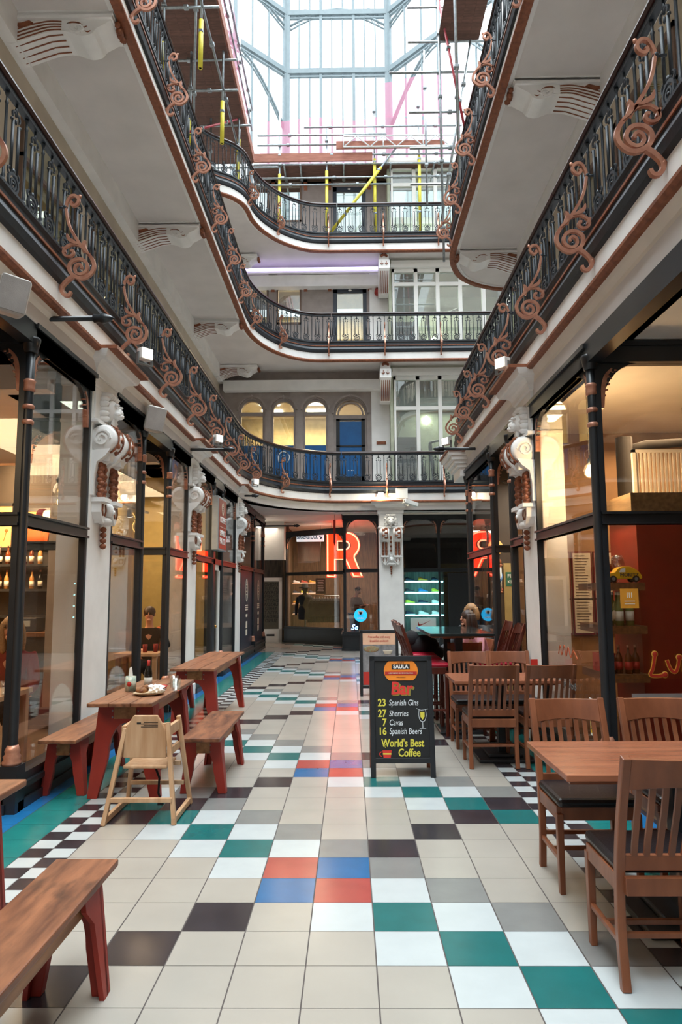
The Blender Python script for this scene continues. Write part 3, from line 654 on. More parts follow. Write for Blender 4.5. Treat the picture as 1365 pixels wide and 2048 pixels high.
# right side
XR=1.97
shopfront((XR,7.2),(XR,5.45),top=3.38); shopfront((XR,5.45),(4.2,5.45),top=3.38); 
shopfront((XR,8.3),(XR,7.75),top=3.38); shopfront((XR,11.35),(XR,9.4),top=3.38); shopfront((XR,9.4),(3.6,9.4),top=3.38); shopfront((XR,11.35),(4.6,11.35),top=3.38,arches=2)
for i,(y,t) in enumerate(((5.45,'nearest the camera, with copper foot'),(8.3,'just past the near pilaster'),(9.4,'beside the barber shop window'),(11.35,'at the far corner'))):
    post(XR-.02,y,3.45,label='black colonnette with copper rings on the right shopfronts, '+t)
post(3.05,5.43,3.45,label='black colonnette in the middle of the red restaurant window')
W('trim_48',XR-.06,XR+.05,-3,7.2,3.38,3.56,BLK); W('trim_48',XR-.06,XR+.05,7.75,11.35,3.38,3.56,BLK)
# ---------------------------------------------------------------- pilasters
def pilaster_proto():
    r=thing('pilaster','','pilaster',group='white pilasters with carved consoles'); w=.31
    b=MB().box(-.3,.0,-w,w,0,3.6).box(-.3,.03,-w-.02,w+.02,0,.16).box(-.3,.02,-w+.03,w-.03,3.25,3.56).box(-.3,.07,-w-.02,w+.02,3.20,3.235)
    b.build('shaft',WHT,r,bev=.004)
    b=MB()
    prof=[(-.25,3.56),(.02,3.56),(.03,3.58),(.03,3.66),(.05,3.67),(.055,3.69)]+[(.055+.11*(1-math.cos(t)),3.69+.10*math.sin(t)) for t in [PI/2*i/6 for i in range(7)]]+[(.18,3.80),(.19,3.82),(.205,3.86),(-.25,3.86)]
    b.sweep(prof,[(-.3,w),(0,w),(0,-w),(-.3,-w)][::-1]).box(-.3,.0,-w,w,3.56,3.86)
    b.build('capital',WHT,r); MB().box(-.2,.29,-w-.2,w+.2,3.86,3.895).build('copper_edge',BRN,r)
    # lion head
    b=MB().ball((.05,0,3.39),(.10,.115,.115),14).ball((.13,0,3.36),(.07,.06,.055),12).ball((.16,0,3.325),(.05,.045,.03),10)
    for s in (-1,1):
        b.ball((.15,s*.05,3.43),(.03,.025,.016),8).ball((.03,s*.10,3.47),(.035,.03,.035),8).ball((.15,s*.035,3.345),(.04,.03,.03),8)
        for k in range(5): b.ball((.04,s*(.12+.014*(k%2)),3.28+.05*k),(.07,.045,.035),8)
    for k in range(5): b.ball((.06,-.10+.05*k,3.52),(.07,.035,.035),8)
    b.ball((.10,0,3.27),(.03,.03,.07),8); b.build('lion_head',WHT,r)
    # two console rolls
    b=MB(); g=MB()
    for s in (-1,1):
        c=s*.165
        b.lathe([(.02,c-.115),(.115,c-.115),(.135,c-.09),(.15,c-.04),(.15,c+.04),(.135,c+.09),(.115,c+.115),(.02,c+.115)],(.09,0,3.05),18,ax='y')
        b.ribbon([(.09+.085*math.cos(t)*(1-t/14),3.05+.085*math.sin(t)*(1-t/14)) for t in [i*.5 for i in range(22)]],.018,c+s*.112,c+s*.13)
        b.prism([(-.05,2.93),(.18,2.95),(.13,2.88),(.05,2.82),(.0,2.5),(-.05,2.5)],'y',c-.12,c+.12)
        b.box(0,.15,c-.05,c+.05,2.84,2.90).box(0,.03,c-.125,c-.095,2.5,2.86).box(0,.03,c+.095,c+.125,2.5,2.86)
        for k in range(5):
            a=-.9+k*.45; g.ball((.09+.15*math.cos(a),c+.03*(-1)**k,3.05+.15*math.sin(a)),(.016,.045,.03),8)
        g.ribbon([(.09+.153*math.cos(t),3.05+.153*math.sin(t)) for t in [-1.1+.2*i for i in range(12)]],.012,c+.06,c+.075); g.ribbon([(.09+.153*math.cos(t),3.05+.153*math.sin(t)) for t in [-1.1+.2*i for i in range(12)]],.012,c-.075,c-.06)
        g.prism([(c-.07,3.16),(c-.055,3.12),(c,3.1),(c+.055,3.12),(c+.07,3.16)],'x',.2,.215)
        for k in range(9):
            for q in (-1,1): g.ball((.06+.012*(k%2),c+q*.04,2.80-.036*k),(.034,.032,.03),8); g.ball((.075,c+q*.05,2.78-.036*k),(.02,.012,.022),6)
        # shield corbel
        b.box(0,.13,c-.10,c+.10,2.44,2.48).prism([(c-.085,2.44),(c+.085,2.44),(c+.075,2.34),(c+.03,2.27),(c,2.24),(c-.03,2.27),(c-.075,2.34)],'x',0,.09)
        for q in (-1,1): g.tube([(.095,c+q*.035,2.42),(.097,c+q*.05,2.36),(.095,c+q*.02,2.31)],.008,5)
    b.ball((.07,0,2.38),(.07,.06,.07),10).ball((.12,0,2.36),(.03,.022,.03),8).ball((.06,0,2.27),(.05,.09,.045),10)
    for s in (-1,1): b.ball((.05,s*.1,2.26),(.035,.04,.03),8)
    b.build('console',WHT,r)
    for k in range(3): g.ball((.02,0,2.83-.11*k),(.02,.035,.03),6).tube([(.015,0,2.9-.11*k),(.015,0,2.84-.11*k)],.006,5)
    g.ball((.02,0,2.95),(.03,.03,.05),8)
    g.build('gilded_husk',BRN,r)
    b=MB()
    for k in range(4): b.ball((.035,0,2.19-.055*k),(.035,.036-.004*k,.03),8)
    b.build('gilded_drop',BRN,r)
    return r
PI_=pilaster_proto(); PI_.location=(XL+.03,6.79,0); PI_['label']='white carved pilaster on the left, nearest the camera'
dup(PI_,(XL+.03,10.8,0),0,'white carved pilaster on the left, second from the camera'); dup(PI_,(XL+.03,15.3,0),0,'white carved pilaster on the left, third from the camera')
dup(PI_,(XL+.03,2.5,0),0,'white carved pilaster on the left, out beside the camera') if 0 else None
dup(PI_,(XR-.03,7.47,0),PI,'white carved pilaster on the right, nearest the camera')
W('wall_back',.78,1.34,18.17,18.8,0,3.86,WHT)
dup(PI_,(1.06,17.88,0),-PI/2,'white carved pilaster on the back shopfronts with gilded husks')
# right far corner: short console capital
r=thing('corner_capital','white stepped capital at the far corner of the right shopfronts, under the gallery','capital',(1.95,11.7,0)); b=MB()
for z0,z1,o in ((3.45,3.6,.0),(3.6,3.66,.05),(3.66,3.72,.1),(3.72,3.79,.15),(3.79,3.86,.2)): b.box(-.12-o,.3,-.35-o*.6,.35+o*.6,z0,z1)
b.build('moulding',WHT,r,bev=.01); MB().box(-.34,.3,-.5,.5,3.86,3.895).build('copper_edge',BRN,r)
# ---------------------------------------------------------------- back shopfronts
W('trim_49',-.2,5.5,18.5,18.6,3.62,3.72,CRM)
shopfront((-.15,18.76),(.78,18.76),sill=.5); shopfront((-2.05,22.1),(-.15,20.6),top=3.3,sill=.5); shopfront((-.15,20.6),(-.15,18.76),sill=.5)
r=shopfront((1.4,18.76),(3.4,18.76),top=3.5,sill=.2,arches=2); shopfront((3.4,18.76),(5.4,18.76),arches=2)
W('ceiling',-5.5,6,18.76,26,3.7,3.85,CRM); W('wall_back',-2.05,5.4,25.2,25.3,0,3.7,wood('plank_wall','6b5238','3d2d1f',.7,2.5,(8,8,1)))
W('wall_left',-2.15,-2.05,22.1,25.2,0,3.7,wood('plank_wall_side','6b5238','3d2d1f',.7,2.5,(8,8,1)))
W('wall_right',1.12,1.22,18.9,25.2,0,3.7,wood('plank_wall_right','7a5c3e','49351f',.7,2.5,(8,8,1)))
W('wall_back',1.3,5.4,20.0,20.1,0,3.6,DARK); 
# alcove left of the shoe shop
W('wall_left',-5.5,-5.4,19.8,26,0,3.7,OLIVE); W('wall_back',-5.5,-2.0,22.6,22.7,0,3.7,wood('grey_board_wall','5b4a3c','2e251e',.8,2.5,(8,8,1)))
W('trim_50',-3.4,-2.0,21.0,21.5,2.55,3.7,CRM)
r=thing('door_4',None,None,(-2.83,21.9,0),.12,kind='structure'); f=MB()
for q in ((0,.1,0,2.02),(.58,.68,0,2.02),(0,.68,1.9,2.02),(0,.68,0,.42)): f.box(q[0],q[1],-.02,.02,q[2],q[3])
f.build('leaf',CRM,r); MB().box(.1,.58,-.004,.004,.42,1.9).build('pane',mat('frosted_dark_pane','59513f',.3),r); MB().box(.2,.45,-.03,-.02,.2,.26).build('letter_box',DARK,r)
for i,s_ in enumerate('MOND AYTUE SDAYW EDNES DAYTH URSDA YFRID AYSAT URDAY SUND'.split()):
    text(s_,.15,DARK,r,(.34,-.012,1.80-.125*i),FACE,'door_lettering',sx=-.95)
r=thing('exit_sign','small green emergency exit sign on the cream bulkhead at back left','sign',(-2.95,20.95,2.98)); MB().box(-.14,.14,-.02,.0,-.09,.09).build('panel',mat('sign_green','0f6b45',.4),r)
text('← ▯',.11,WHITE,r,(.02,-.025,0),FACE,'pictogram')
# ================================================================ SHOP INTERIORS
def wallbox(n,x0,x1,y0,y1,z0,z1,m_): return W(n,x0,x1,y0,y1,z0,z1,m_)
# left cafe
wallbox('floor',-7.2,-2.56,-3,19.7,.0,.03,FLR)
for (x0,x1,y0,y1) in ((-4.3,-2.62,3.5,5.12),(-3.9,-2.56,8.24,9.33)): pass
wallbox('wall_left',-7.2,-7.1,-3,19.8,0,3.66,TAN); wallbox('wall_back',-7.1,-3.95,10.9,11.0,0,3.66,DARK); wallbox('wall_back',-3.95,-2.62,12.5,12.6,0,3.66,OLIVE); wallbox('wall_left',-4.05,-3.95,11.0,12.5,0,3.66,OLIVE)
wallbox('wall_back',-7.1,-2.6,15.3,15.4,0,3.66,WALLY); wallbox('wall_back',-7.1,-2.6,19.6,19.7,0,3.66,WHT)
wallbox('wall_front',-7.1,-2.6,-1.6,-1.5,0,3.66,TAN)
tag(MB().box(-.15,.15,-.15,.15,.03,3.66).build('square_pillar',mat('grey_brown_pillar','8d7f76',.7),loc=(-3.68,8.9,0)),'plain grey-brown square pillar inside the left cafe','pillar')
for i,y in enumerate((2.2,4.2,6.2,9.8)): tag(MB().box(-7.1,-2.75,-.09,.09,3.42,3.65).build('ceiling_beam',CRM,loc=(0,y,0)),'cream ceiling beam in the left cafe, %s from the camera'%ORD[i],'beam','cafe ceiling beams')
# framed pictures
def framed(x,z,w,h,i):
    r=thing('framed_picture','warmly lit framed drawing on the cafe bar wall, %s'%('left one','right one, of a barrel press')[i],'picture',(x,10.86,z),group='framed drawings above the bar')
    MB().box(-w/2,w/2,-.03,0,-h/2,-h/2+.05).box(-w/2,w/2,-.03,0,h/2-.05,h/2).box(-w/2,-w/2+.05,-.03,0,-h/2,h/2).box(w/2-.05,w/2,-.03,0,-h/2,h/2).build('frame',BLK,r)
    MB().box(-w/2+.05,w/2-.05,-.012,-.004,-h/2+.05,h/2-.05).build('print',mat('warm_print_%d'%i,'e8a765',.6,vary=.06),r)
    b=MB(); 
    if i: b.lathe([(.16,-.25),(.2,-.1),(.2,.08),(.15,.12)],(0,-.0,0),12).box(-.03,.03,-.02,-.014,.12,.3)
    else: b.ribbon(arc(0,.05,.14,0,2*PI,12),.03,-.02,-.014)
    for v in range(len(b.v)): b.v[v]=(b.v[v][0],-.014+b.v[v][1]*.01,b.v[v][2])
    for s in (-1,1): b.beam((s*w*.3,-.015,-h*.3),(s*w*.34,-.015,-h*.12),.02,.004).ball((s*w*.34,-.014,-h*.08),(.03,.004,.03),6)
    b.build('drawing',mat('sepia_ink_%d'%i,'b2551e',.6),r)
framed(-5.72,2.62,.85,.75,0); framed(-4.93,2.58,.52,.66,1)
# bar back shelving
for k,z in enumerate((2.0,1.62,1.22)):
    tag(MB().box(-1.35,1.45,-.15,.15,-.02,.02).build('bar_shelf',BLK,loc=(-5.5,10.72,z)),'dark bar shelf on the back wall of the left cafe, %s'%('top','middle','lowest')[k],'shelf','bar shelves')
def bottle_proto(name,body,lab,cap,h=.30,r0=.037,group=None,label='',cat='bottle'):
    r=thing(name,label,cat,group=group)
    MB().lathe([(.001,0),(r0,.0),(r0,h*.55),(r0*.85,h*.62),(r0*.36,h*.74),(r0*.33,h*.93),(.001,h*.93)],n=10).build('body',body,r)
    MB().lathe([(r0*1.03,h*.14),(r0*1.03,h*.42)],n=10).build('label',lab,r); MB().lathe([(r0*.4,h*.90),(r0*.4,h),(.001,h)],n=8).build('cap',cap,r)
    return r
gl_am=mat('amber_glass','6a3212',.12,vary=.1); gl_cl=mat('pale_spirit','c98f4c',.12); gl_dk=mat('dark_bottle_glass','17140f',.12); gl_gr=mat('green_wine_glass','77824c',.15)
LBW=mat('paper_label','e6dfce',.6); LBR=mat('red_label','b5281e',.6); 
n=0; protos=[bottle_proto('bottle',a,b_,c,.29,.036,'bottles on the cafe bar shelves') for a,b_,c in ((gl_am,LBW,BLK),(gl_cl,LBW,REDC),(gl_dk,LBW,COP))]
for k,z in enumerate((2.02,1.64)):
    for i in range(17):
        x=-6.85+.128*i; p=protos[(i*7+k)%3]; kindn=('amber','pale','dark')[(i*7+k)%3]
        L='%s bottle on the %s bar shelf of the left cafe, %s from the left'%(kindn,('top','middle')[k],ORD[i])
        if not p.get('label'): p.location=(x,10.70,z); p['label']=L
        else: dup(p,(x,10.70+.03*random.uniform(-1,1),z),random.random()*6,L)
r=thing('bar_counter','dark bar counter with lit tiled front at the rear of the left cafe','counter',(-5.3,9.9,.03)); MB().box(-1.5,1.2,-.3,.3,0,.95).build('body',DARK,r); MB().box(-1.55,1.25,-.35,.35,.95,1.0).build('worktop',wood('bar_top','6b4527','3e2716'),r)
for i in range(3):
    q=thing('coffee_machine' if i==1 else 'till','%s on the bar counter of the left cafe, %s'%(('black box till','chunky black coffee machine','low black till')[i],('left','centre','right')[i]),'machine',(-6.2+.8*i,9.9,1.03)); MB().box(-.2,.2,-.15,.15,0,.2+.1*(i==1)).build('body',BLK,q,bev=.015); MB().box(-.12,.12,-.155,-.15,.08,.16).build('panel',mat('panel_%d'%i,'8a8f90',.3),q)
# hanging lamps
def hang(name,label,x,y,z,top,kind):
    r=thing(name,label,'lamp',(x,y,z),group='hanging lamps in the left cafe'); MB().tube([(0,0,.1),(0,0,top-z)],.006,5).build('cord',BLK,r)
    if kind=='tube':
        MB().lathe([(.06,-.28),(.07,-.1),(.07,.0),(.03,.08)],n=12).build('glass_shade',CLEAR,r); MB().lathe([(.03,.06),(.045,.1),(.02,.16)],n=10).build('holder',BLK,r)
        b=MB(); b.tube([(.02*math.cos(t*9),.02*math.sin(t*9),-.24+.28*t) for t in [i/24 for i in range(25)]],.005,5); b.build('filament',WLAMP,r)
    else:
        MB().lathe([(.09,-.16),(.09,.16)],n=14,ax='x').build('glass_drum',mat('lit_drum','ffd9a0',.4,emit=2.5),r); MB().lathe([(.1,-.22),(.11,-.2),(.11,-.14),(.1,-.13)],n=14,ax='x').lathe([(.1,.13),(.11,.14),(.11,.2),(.1,.22)],n=14,ax='x').build('red_collar',REDC,r)
hang('pendant_lamp','long clear-glass pendant lamp with spiral filament in the near left window',-2.95,6.95,2.62,3.6,'tube')
hang('drum_pendant','glowing drum lamp with red ends hanging over the cafe bar',-4.0,9.3,2.6,3.6,'drum')
r=thing('track_spotlights','black ceiling track with two small spotlights in the rear of the left cafe','light',(-3.3,10.6,2.75)); MB().box(-.02,.02,-.6,.6,.1,.13).tube([(0,0,.12),(0,0,.9)],.008,5).build('track',BLK,r)
for y in (-.35,.1): q=MB().lathe([(.03,.0),(.05,-.12)],n=10).build('spotlight',BLK,r,(0,y,.07),rot=(.5,0,0)); MB().lathe([(.045,-.125),(.001,-.126)],n=10).build('lens',FLOOD,q)
# interior tables and diners behind the left windows
def cafe_table(x,y,label,w=.7,l=1.3):
    r=thing('cafe_table',label,'table',(x,y,.03),group='pale wooden tables inside the left cafe'); MB().box(-w/2,w/2,-l/2,l/2,.68,.72).build('tabletop',PALE,r)
    for sx in (-1,1):
        for sy in (-1,1): MB().box(-.03,.03,-.03,.03,0,.68).build('leg',PALE,r,(sx*(w/2-.05),sy*(l/2-.05),0))
    return r
cafe_table(-3.1,5.85,'pale wooden table behind the near left window pane',.6,.7); cafe_table(-2.92,9.72,'pale wooden table behind the second left window',.6,.4)
def tumbler(name,x,y,z,label,m_=None,g='glass tumblers',h=.11,r0=.035):
    b=MB().lathe([(r0*.8,0),(r0,h),(r0*.93,h),(r0*.74,.008),(.001,.008)],n=12); return tag(b.build(name,m_ or CLEAR,loc=(x,y,z)),label,'glass',g)
tumbler('tumbler',-2.83,5.75,.75,'clear tumbler on the table behind the near left window'); tumbler('red_tumbler',-2.85,9.72,.75,'red glass holder on the table behind the second left window',REDC); tumbler('red_tumbler',-2.72,9.78,.75,'second red glass holder, right of the other on the rear cafe table',REDC)
# right restaurant
wallbox('floor',2.05,7,-3,11.3,.0,.03,FLR); wallbox('wall_right',6.9,7,-3,11.35,0,3.56,TAN); wallbox('wall_back',2.05,6.9,8.75,8.85,0,3.56,mat('menu_wall','a8825c',.7))
wallbox('wall_front',2.05,6.9,-1.6,-1.5,0,3.5,TAN)
r=thing('red_partition','deep red partition block with a timber cap in the right restaurant','partition',(2.62,6.35,.03)); MB().box(0,3.2,0,.65,0,2.22).build('body',REDW,r); MB().box(-.06,3.25,-.06,.71,2.22,2.42).build('cap',wood('weathered_cap','8a7152','5c4a36'),r)
g='shelves on the red partition'
SHZ=(.80,1.22,1.60)
for k,z in enumerate(SHZ): tag(MB().prism([(-.36,0),(0,0),(0,.7),(-.36,.7),(-.36,.12)],'z',-.035,.035).build('corner_shelf',wood('shelf_oak_%d'%k,'8a5a34','5d3a20'),loc=(2.61,6.2,z)),'thick wooden shelf on the red partition, %s'%('lowest','middle','top')[k],'shelf',g)
wb=bottle_proto('wine_bottle',gl_gr,LBW,LBW,.30,.036,'pale wine bottles on the middle shelf','pale wine bottle on the middle red-wall shelf, first from the right'); wb.location=(2.50,6.30,1.255)
for i in range(7): dup(wb,(2.50-.0*(i%2),6.30+.10*(i+1),1.255) if i>1 else (2.40-.09*i,6.28,1.255),0,'pale wine bottle on the middle red-wall shelf, %s from the right'%ORD[i+1])
bb=bottle_proto('beer_bottle',gl_am,LBR,COP,.25,.032,'brown beer bottles on the red-wall shelves','brown beer bottle with red label on the top red-wall shelf, first from the left'); bb.location=(2.31,6.42,1.635)
for i in range(3): dup(bb,(2.37+.055*i,6.5+.05*i,1.635),0,'brown beer bottle with red label on the top red-wall shelf, %s from the left'%ORD[i+1])
for i in range(4): dup(bb,(2.31+.075*i,6.28+.03*(i%2),.835),0,'brown beer bottle on the lowest red-wall shelf, %s from the left'%ORD[i])
r=thing('beer_carton','red card beer carrier on the lowest shelf of the red partition','box',(2.34,6.52,.835)); MB().box(-.08,.08,-.1,.1,0,.16).build('sides',LBR,r); MB().box(-.005,.005,-.1,.1,.16,.24).build('handle',LBR,r)
r=thing('balloon_glass','large clear balloon wine glass behind the yellow toy car','glass',(2.46,6.42,1.635)); MB().lathe([(.035,0),(.006,.01),(.005,.09),(.04,.12),(.062,.17),(.055,.22),(.045,.25),(.043,.25),(.053,.22),(.058,.17),(.001,.115)],n=16).build('bowl',CLEAR,r)
r=thing('toy_car','small yellow model car lettered MORITZ on the top red-wall shelf','toy car',(2.44,6.28,1.637)); YC=mat('car_yellow','e5b21e',.3)
MB().prism(cr([(-.155,.03),(-.16,.06),(-.12,.085),(-.08,.09),(-.05,.125),(-.01,.14),(.05,.14),(.10,.12),(.14,.085),(.16,.05),(.155,.03)],3),'y',-.055,.055).build('body',YC,r,bev=.012)
for x in (-.10,.10):
    for y in (-.055,.055): q=MB().lathe([(.03,-.012),(.03,.012)],n=12,ax='y').build('wheel',BLK,r,(x,y,.03)); MB().lathe([(.016,-.015),(.016,.015)],n=10,ax='y').build('hubcap',STEEL,q)
MB().prism([(-.045,.09),(-.025,.122),(.01,.127),(.01,.09)],'y',-.0575,-.056).build('side_window',WHITE,r); text('MORITZ',.045,mat('navy_ink','1c2040',.5),r,(.045,-.058,.065),FACE,'car_lettering')
# bulbs
BG=lambda: None
def bulb_proto():
    r=thing('filament_bulb','','lamp',group='hanging filament bulbs in the right restaurant'); MB().ball((0,0,0),(.042,.042,.05),12).lathe([(.03,.035),(.014,.075)],n=10).build('glass_bulb',WLAMP,r)
    MB().lathe([(.016,.07),(.018,.13),(.006,.14)],n=8).build('holder',BLK,r); MB().tube([(0,0,.13),(0,0,1.0)],.003,4).build('cord',BLK,r); return r
BP=None
for i,(x,y,z) in enumerate(((2.36,6.75,2.72),(2.45,6.95,2.80),(2.5,6.9,2.62),(2.42,6.7,2.52),(2.55,7.1,2.74))):
    L='glowing bare filament bulb in the cluster behind the right window, %s'%('leftmost','upper','middle','lowest','rightmost')[i]
    if BP is None: BP=bulb_proto(); o=BP; o.location=(x,y,z); o['label']=L
    else: o=dup(BP,(x,y,z),0,L)
lamp('POINT',(2.30,6.55,2.7),26,(1,.66,.32),.08,name='bulb_cluster_light')
r=thing('vent_grille','pale slatted vent grille standing on the red partition cap','grille',(3.1,6.8,2.45)); f=MB().box(-.3,.3,-.02,.02,0,.03).box(-.3,.3,-.02,.02,.47,.5).box(-.3,-.27,-.02,.02,0,.5).box(.27,.3,-.02,.02,0,.5)
for i in range(14): f.box(-.26+.04*i,-.24+.04*i,-.01,.01,.02,.48)
f.build('grille',CRM,r)
tag(MB().tube([(0,0,-2.42),(0,0,.8)],.09,12).tube([(0,0,.65),(.25,0,.72),(1.6,0,.78)],.05,10).build('duct_pipe',DARK,loc=(3.05,7.6,2.45)),'dark vertical duct pipe with branch above the red partition','pipe')
tag(MB().tube([(0,0,-2.42),(0,0,1.1)],.12,12).build('duct_pipe',DARK,loc=(3.75,7.4,2.45)),'thick dark vertical pipe right of the branched duct','pipe')
# menu boards on back partition
k=0
for i in range(4):
    for j,(z,h) in enumerate(((1.75,.6),(1.25,.45))):
        r=thing('menu_board','red-framed paper menu behind the right window, %s row, %s from the left'%(('upper','lower')[j],ORD[i]),'menu',(2.62+.27*i,8.72,z),group='framed paper menus'); MB().box(-.125,.125,-.015,.01,-h/2,h/2).build('frame',REDC,r); MB().box(-.11,.11,-.02,-.015,-h/2+.02,h/2-.02).build('paper',LBW,r)
        b=MB()
        for q in range(int(h/.035)-2): b.box(-.09,.09-random.random()*.06,-.022,-.02,h/2-.06-.035*q,h/2-.05-.035*q)
        b.build('printed_lines',mat('ink_%d%d'%(i,j),'6a5a50',.7),r)
# barber shop
wallbox('wall_back',2.05,6.9,11.2,11.28,2.6,3.5,DARK)
wallbox('wall_back',3.4,6.9,11.0,11.1,0,3.5,OLIVE); wallbox('wall_back',2.1,3.4,11.0,11.1,0,2.6,DARK)
r=thing('fire_door_sign','green FIRE DOOR KEEP sign inside the barber shop','sign',(2.55,10.985,1.75)); MB().box(-.1,.1,0,.012,-.11,.11).build('panel',mat('fire_green','0e6a55',.4),r); text('FIRE',.085,WHITE,r,(0,-.004,.045),FACE); text('KEEP',.07,WHITE,r,(0,-.004,-.045),FACE)
tag(MB().box(2.42,2.9,10.99,11.0,.03,2.0).build('door_leaf',OLIVE),'olive inner door behind the green fire sign','door')
r=thing('barber_pole','barber pole with red, white and blue diagonal stripes in the right shop','barber pole',(2.32,10.94,1.55)); b=MB(); b.lathe([(.055,0),(.055,.42)],n=16).build('cylinder',WHITE,r)
for q,m_ in ((0,LBR),(PI,BLUEF)):
    MB().tube([(.056*math.cos(t*5+q),.056*math.sin(t*5+q),.02+.38*t) for t in [i/30 for i in range(31)]],.016,6).build('stripe',m_,r)
MB().ball((0,0,.47),.06,10).lathe([(.07,.4),(.07,.43)],n=14).lathe([(.07,-.02),(.07,.01)],n=14).build('cap',BRN,r)
tag(MB().lathe([(.12,0),(.12,.03),(.001,.03)],n=20,ax='y').build('round_sign',mat('amber_disc','d9a860',.4,emit=.5),loc=(2.3,10.97,2.25)),'round amber sign above the barber pole','sign')
r=thing('barber_chair','brown leather barber chair behind the right window with a seated man','chair',(2.55,9.85,.03)); BLR=mat('oxblood_leather','4d2115',.3)
MB().lathe([(.3,0),(.3,.04),(.06,.07),(.05,.4)],n=16).build('base',STEEL,r); MB().box(-.28,.28,-.25,.3,.4,.54).build('seat',BLR,r,bev=.04); MB().prism(cr([(-.27,.5),(-.3,.9),(-.2,1.12),(0,1.18),(.2,1.12),(.3,.9),(.27,.5)],3),'y',-.36,-.24).build('backrest',BLR,r,bev=.03)
for s in (-1,1): MB().box(-.05,.05,-.25,.2,.64,.72).box(-.02,.02,-.05,.05,.5,.64).build('armrest',BLR,r,(s*.32,0,0),bev=.02)
# ================================================================ SHOE SHOP
r=thing('neon_letter','giant red neon letter R in the shoe shop window','neon sign',(-.17,21.45,2.0),-.0); S_=1.42
def Rshape(o):  # outline offset
    return
out=[(0,0),(0,1.42),(.62,1.42)]+arc(.62,1.02,.40,PI/2,-PI*.42,10)+[(1.12,0),(.80,0),(.55,.56),(.30,.56),(.30,0)]
hole=[(.30,.82),(.30,1.16),(.58,1.16)]+arc(.58,.99,.17,PI/2,-PI/2,8)
cx=.56
b=MB()
# face built of strips: stem, top, bowl, bar, leg
b.box(0-cx,.30-cx,0,.12,0,1.42).box(.30-cx,.62-cx,0,.12,1.16,1.42).box(.30-cx,.62-cx,0,.12,.56,.82)
b.prism([(x-cx,z) for x,z in [(.60,1.42)]+arc(.62,.99,.43,PI/2,-PI/2,14)+[(.60,.56),(.60,.82)]+arc(.60,.99,.17,-PI/2,PI/2,8)+[(.60,1.16)]],'y',0,.12)
b.prism([(x-cx,z) for x,z in [(.50,.60),(.85,.62),(1.14,0),(.80,0)]],'y',0,.12)
b.build('face',NEONF,r)
t=MB()
def nt(pts): t.tube([(x-cx,-.04,z) for x,z in pts],.022,6)
nt([(.04,0.03),(.04,1.38),(.62,1.38)]+arc(.62,.99,.39,PI/2,-.9,10)+[(.86,.60),(1.09,.04),(.84,.04),(.60,.56),(.26,.56),(.26,.04),(.04,.04)]); nt([(.34,.86),(.34,1.12),(.58,1.12)]+arc(.58,.99,.13,PI/2,-PI/2,8)+[(.34,.86)])
t.build('neon_tube',NEON,r)
MB().tube([(-.4,.06,1.4),(-.4,.06,1.72)],.008,5).tube([(.3,.06,1.4),(.3,.06,1.72)],.008,5).build('hanging_wire',STEEL,r)
lamp('AREA',(-.17,21.3,2.7),9,(1,.18,.06),1.0,rot=(PI/2,0,0),name='neon_glow',sy=1.2)
r=thing('hanging_sign','white lightbox sign reading BIRKENSTOCK in the shoe shop window','sign',(-1.25,21.75,3.28),-.06); MB().box(-.43,.43,0,.08,-.14,.14).build('box',emi('lit_white','eaf3f7',.5),r); text('BIRKENSTOCK',.20,mat('birk_blue','0d3f7d',.4),r,(-.09,-.008,0),FACE,off=.006,sx=.50); b=MB()
for q in ((.31,.02),(.36,-.02),(.33,-.045)): b.ball((q[0],-.005,q[1]),(.025,.006,.03),8)
b.build('emblem',mat('birk_blue2','1b5fa8',.4),r)
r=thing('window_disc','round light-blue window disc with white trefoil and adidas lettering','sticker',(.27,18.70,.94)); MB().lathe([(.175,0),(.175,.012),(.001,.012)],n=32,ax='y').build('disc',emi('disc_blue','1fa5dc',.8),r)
b=MB()
for a in (-.62,0,.62):
    c_,s_=math.cos(a),math.sin(a); P=cr([(0,-.02),(-.035,.05),(0,.115),(.035,.05),(0,-.02)],4)[:-1]; b.prism([(x*c_+z*s_,-x*s_+z*c_) for x,z in P],'y',-.008,-.002)
b.build('trefoil',WHITE,r,(0,0,.02)); q=MB()
for i in range(3): q.box(-.07,.07,-.011,-.007,.015-.022*i,.021-.022*i)
q.build('trefoil_gap',mat('disc_line','1fa5dc',.5),r); text('adidas',.075,WHITE,r,(0,-.006,-.075),FACE,off=.002)
tag(text('Se',.2,emi('blue_neon','7fb4ff',5),None,(.1,18.72,.62),FACE,'neon_script',ext=.006,shear=.3),'small blue neon script at the foot of the shoe shop window','neon sign')
r=thing('fairy_ribbon','red ribbon pennant hanging in front of the shoe shop','pennant',(-.42,18.9,2.9)); MB().box(-.03,.03,-.01,.01,0,.62).prism([(-.03,0),(.03,0),(0,-.1)],'y',-.01,.01).build('cloth',LBR,r); MB().tube([(0,0,.62),(0,0,.8)],.006,5).build('cord',STEEL,r)
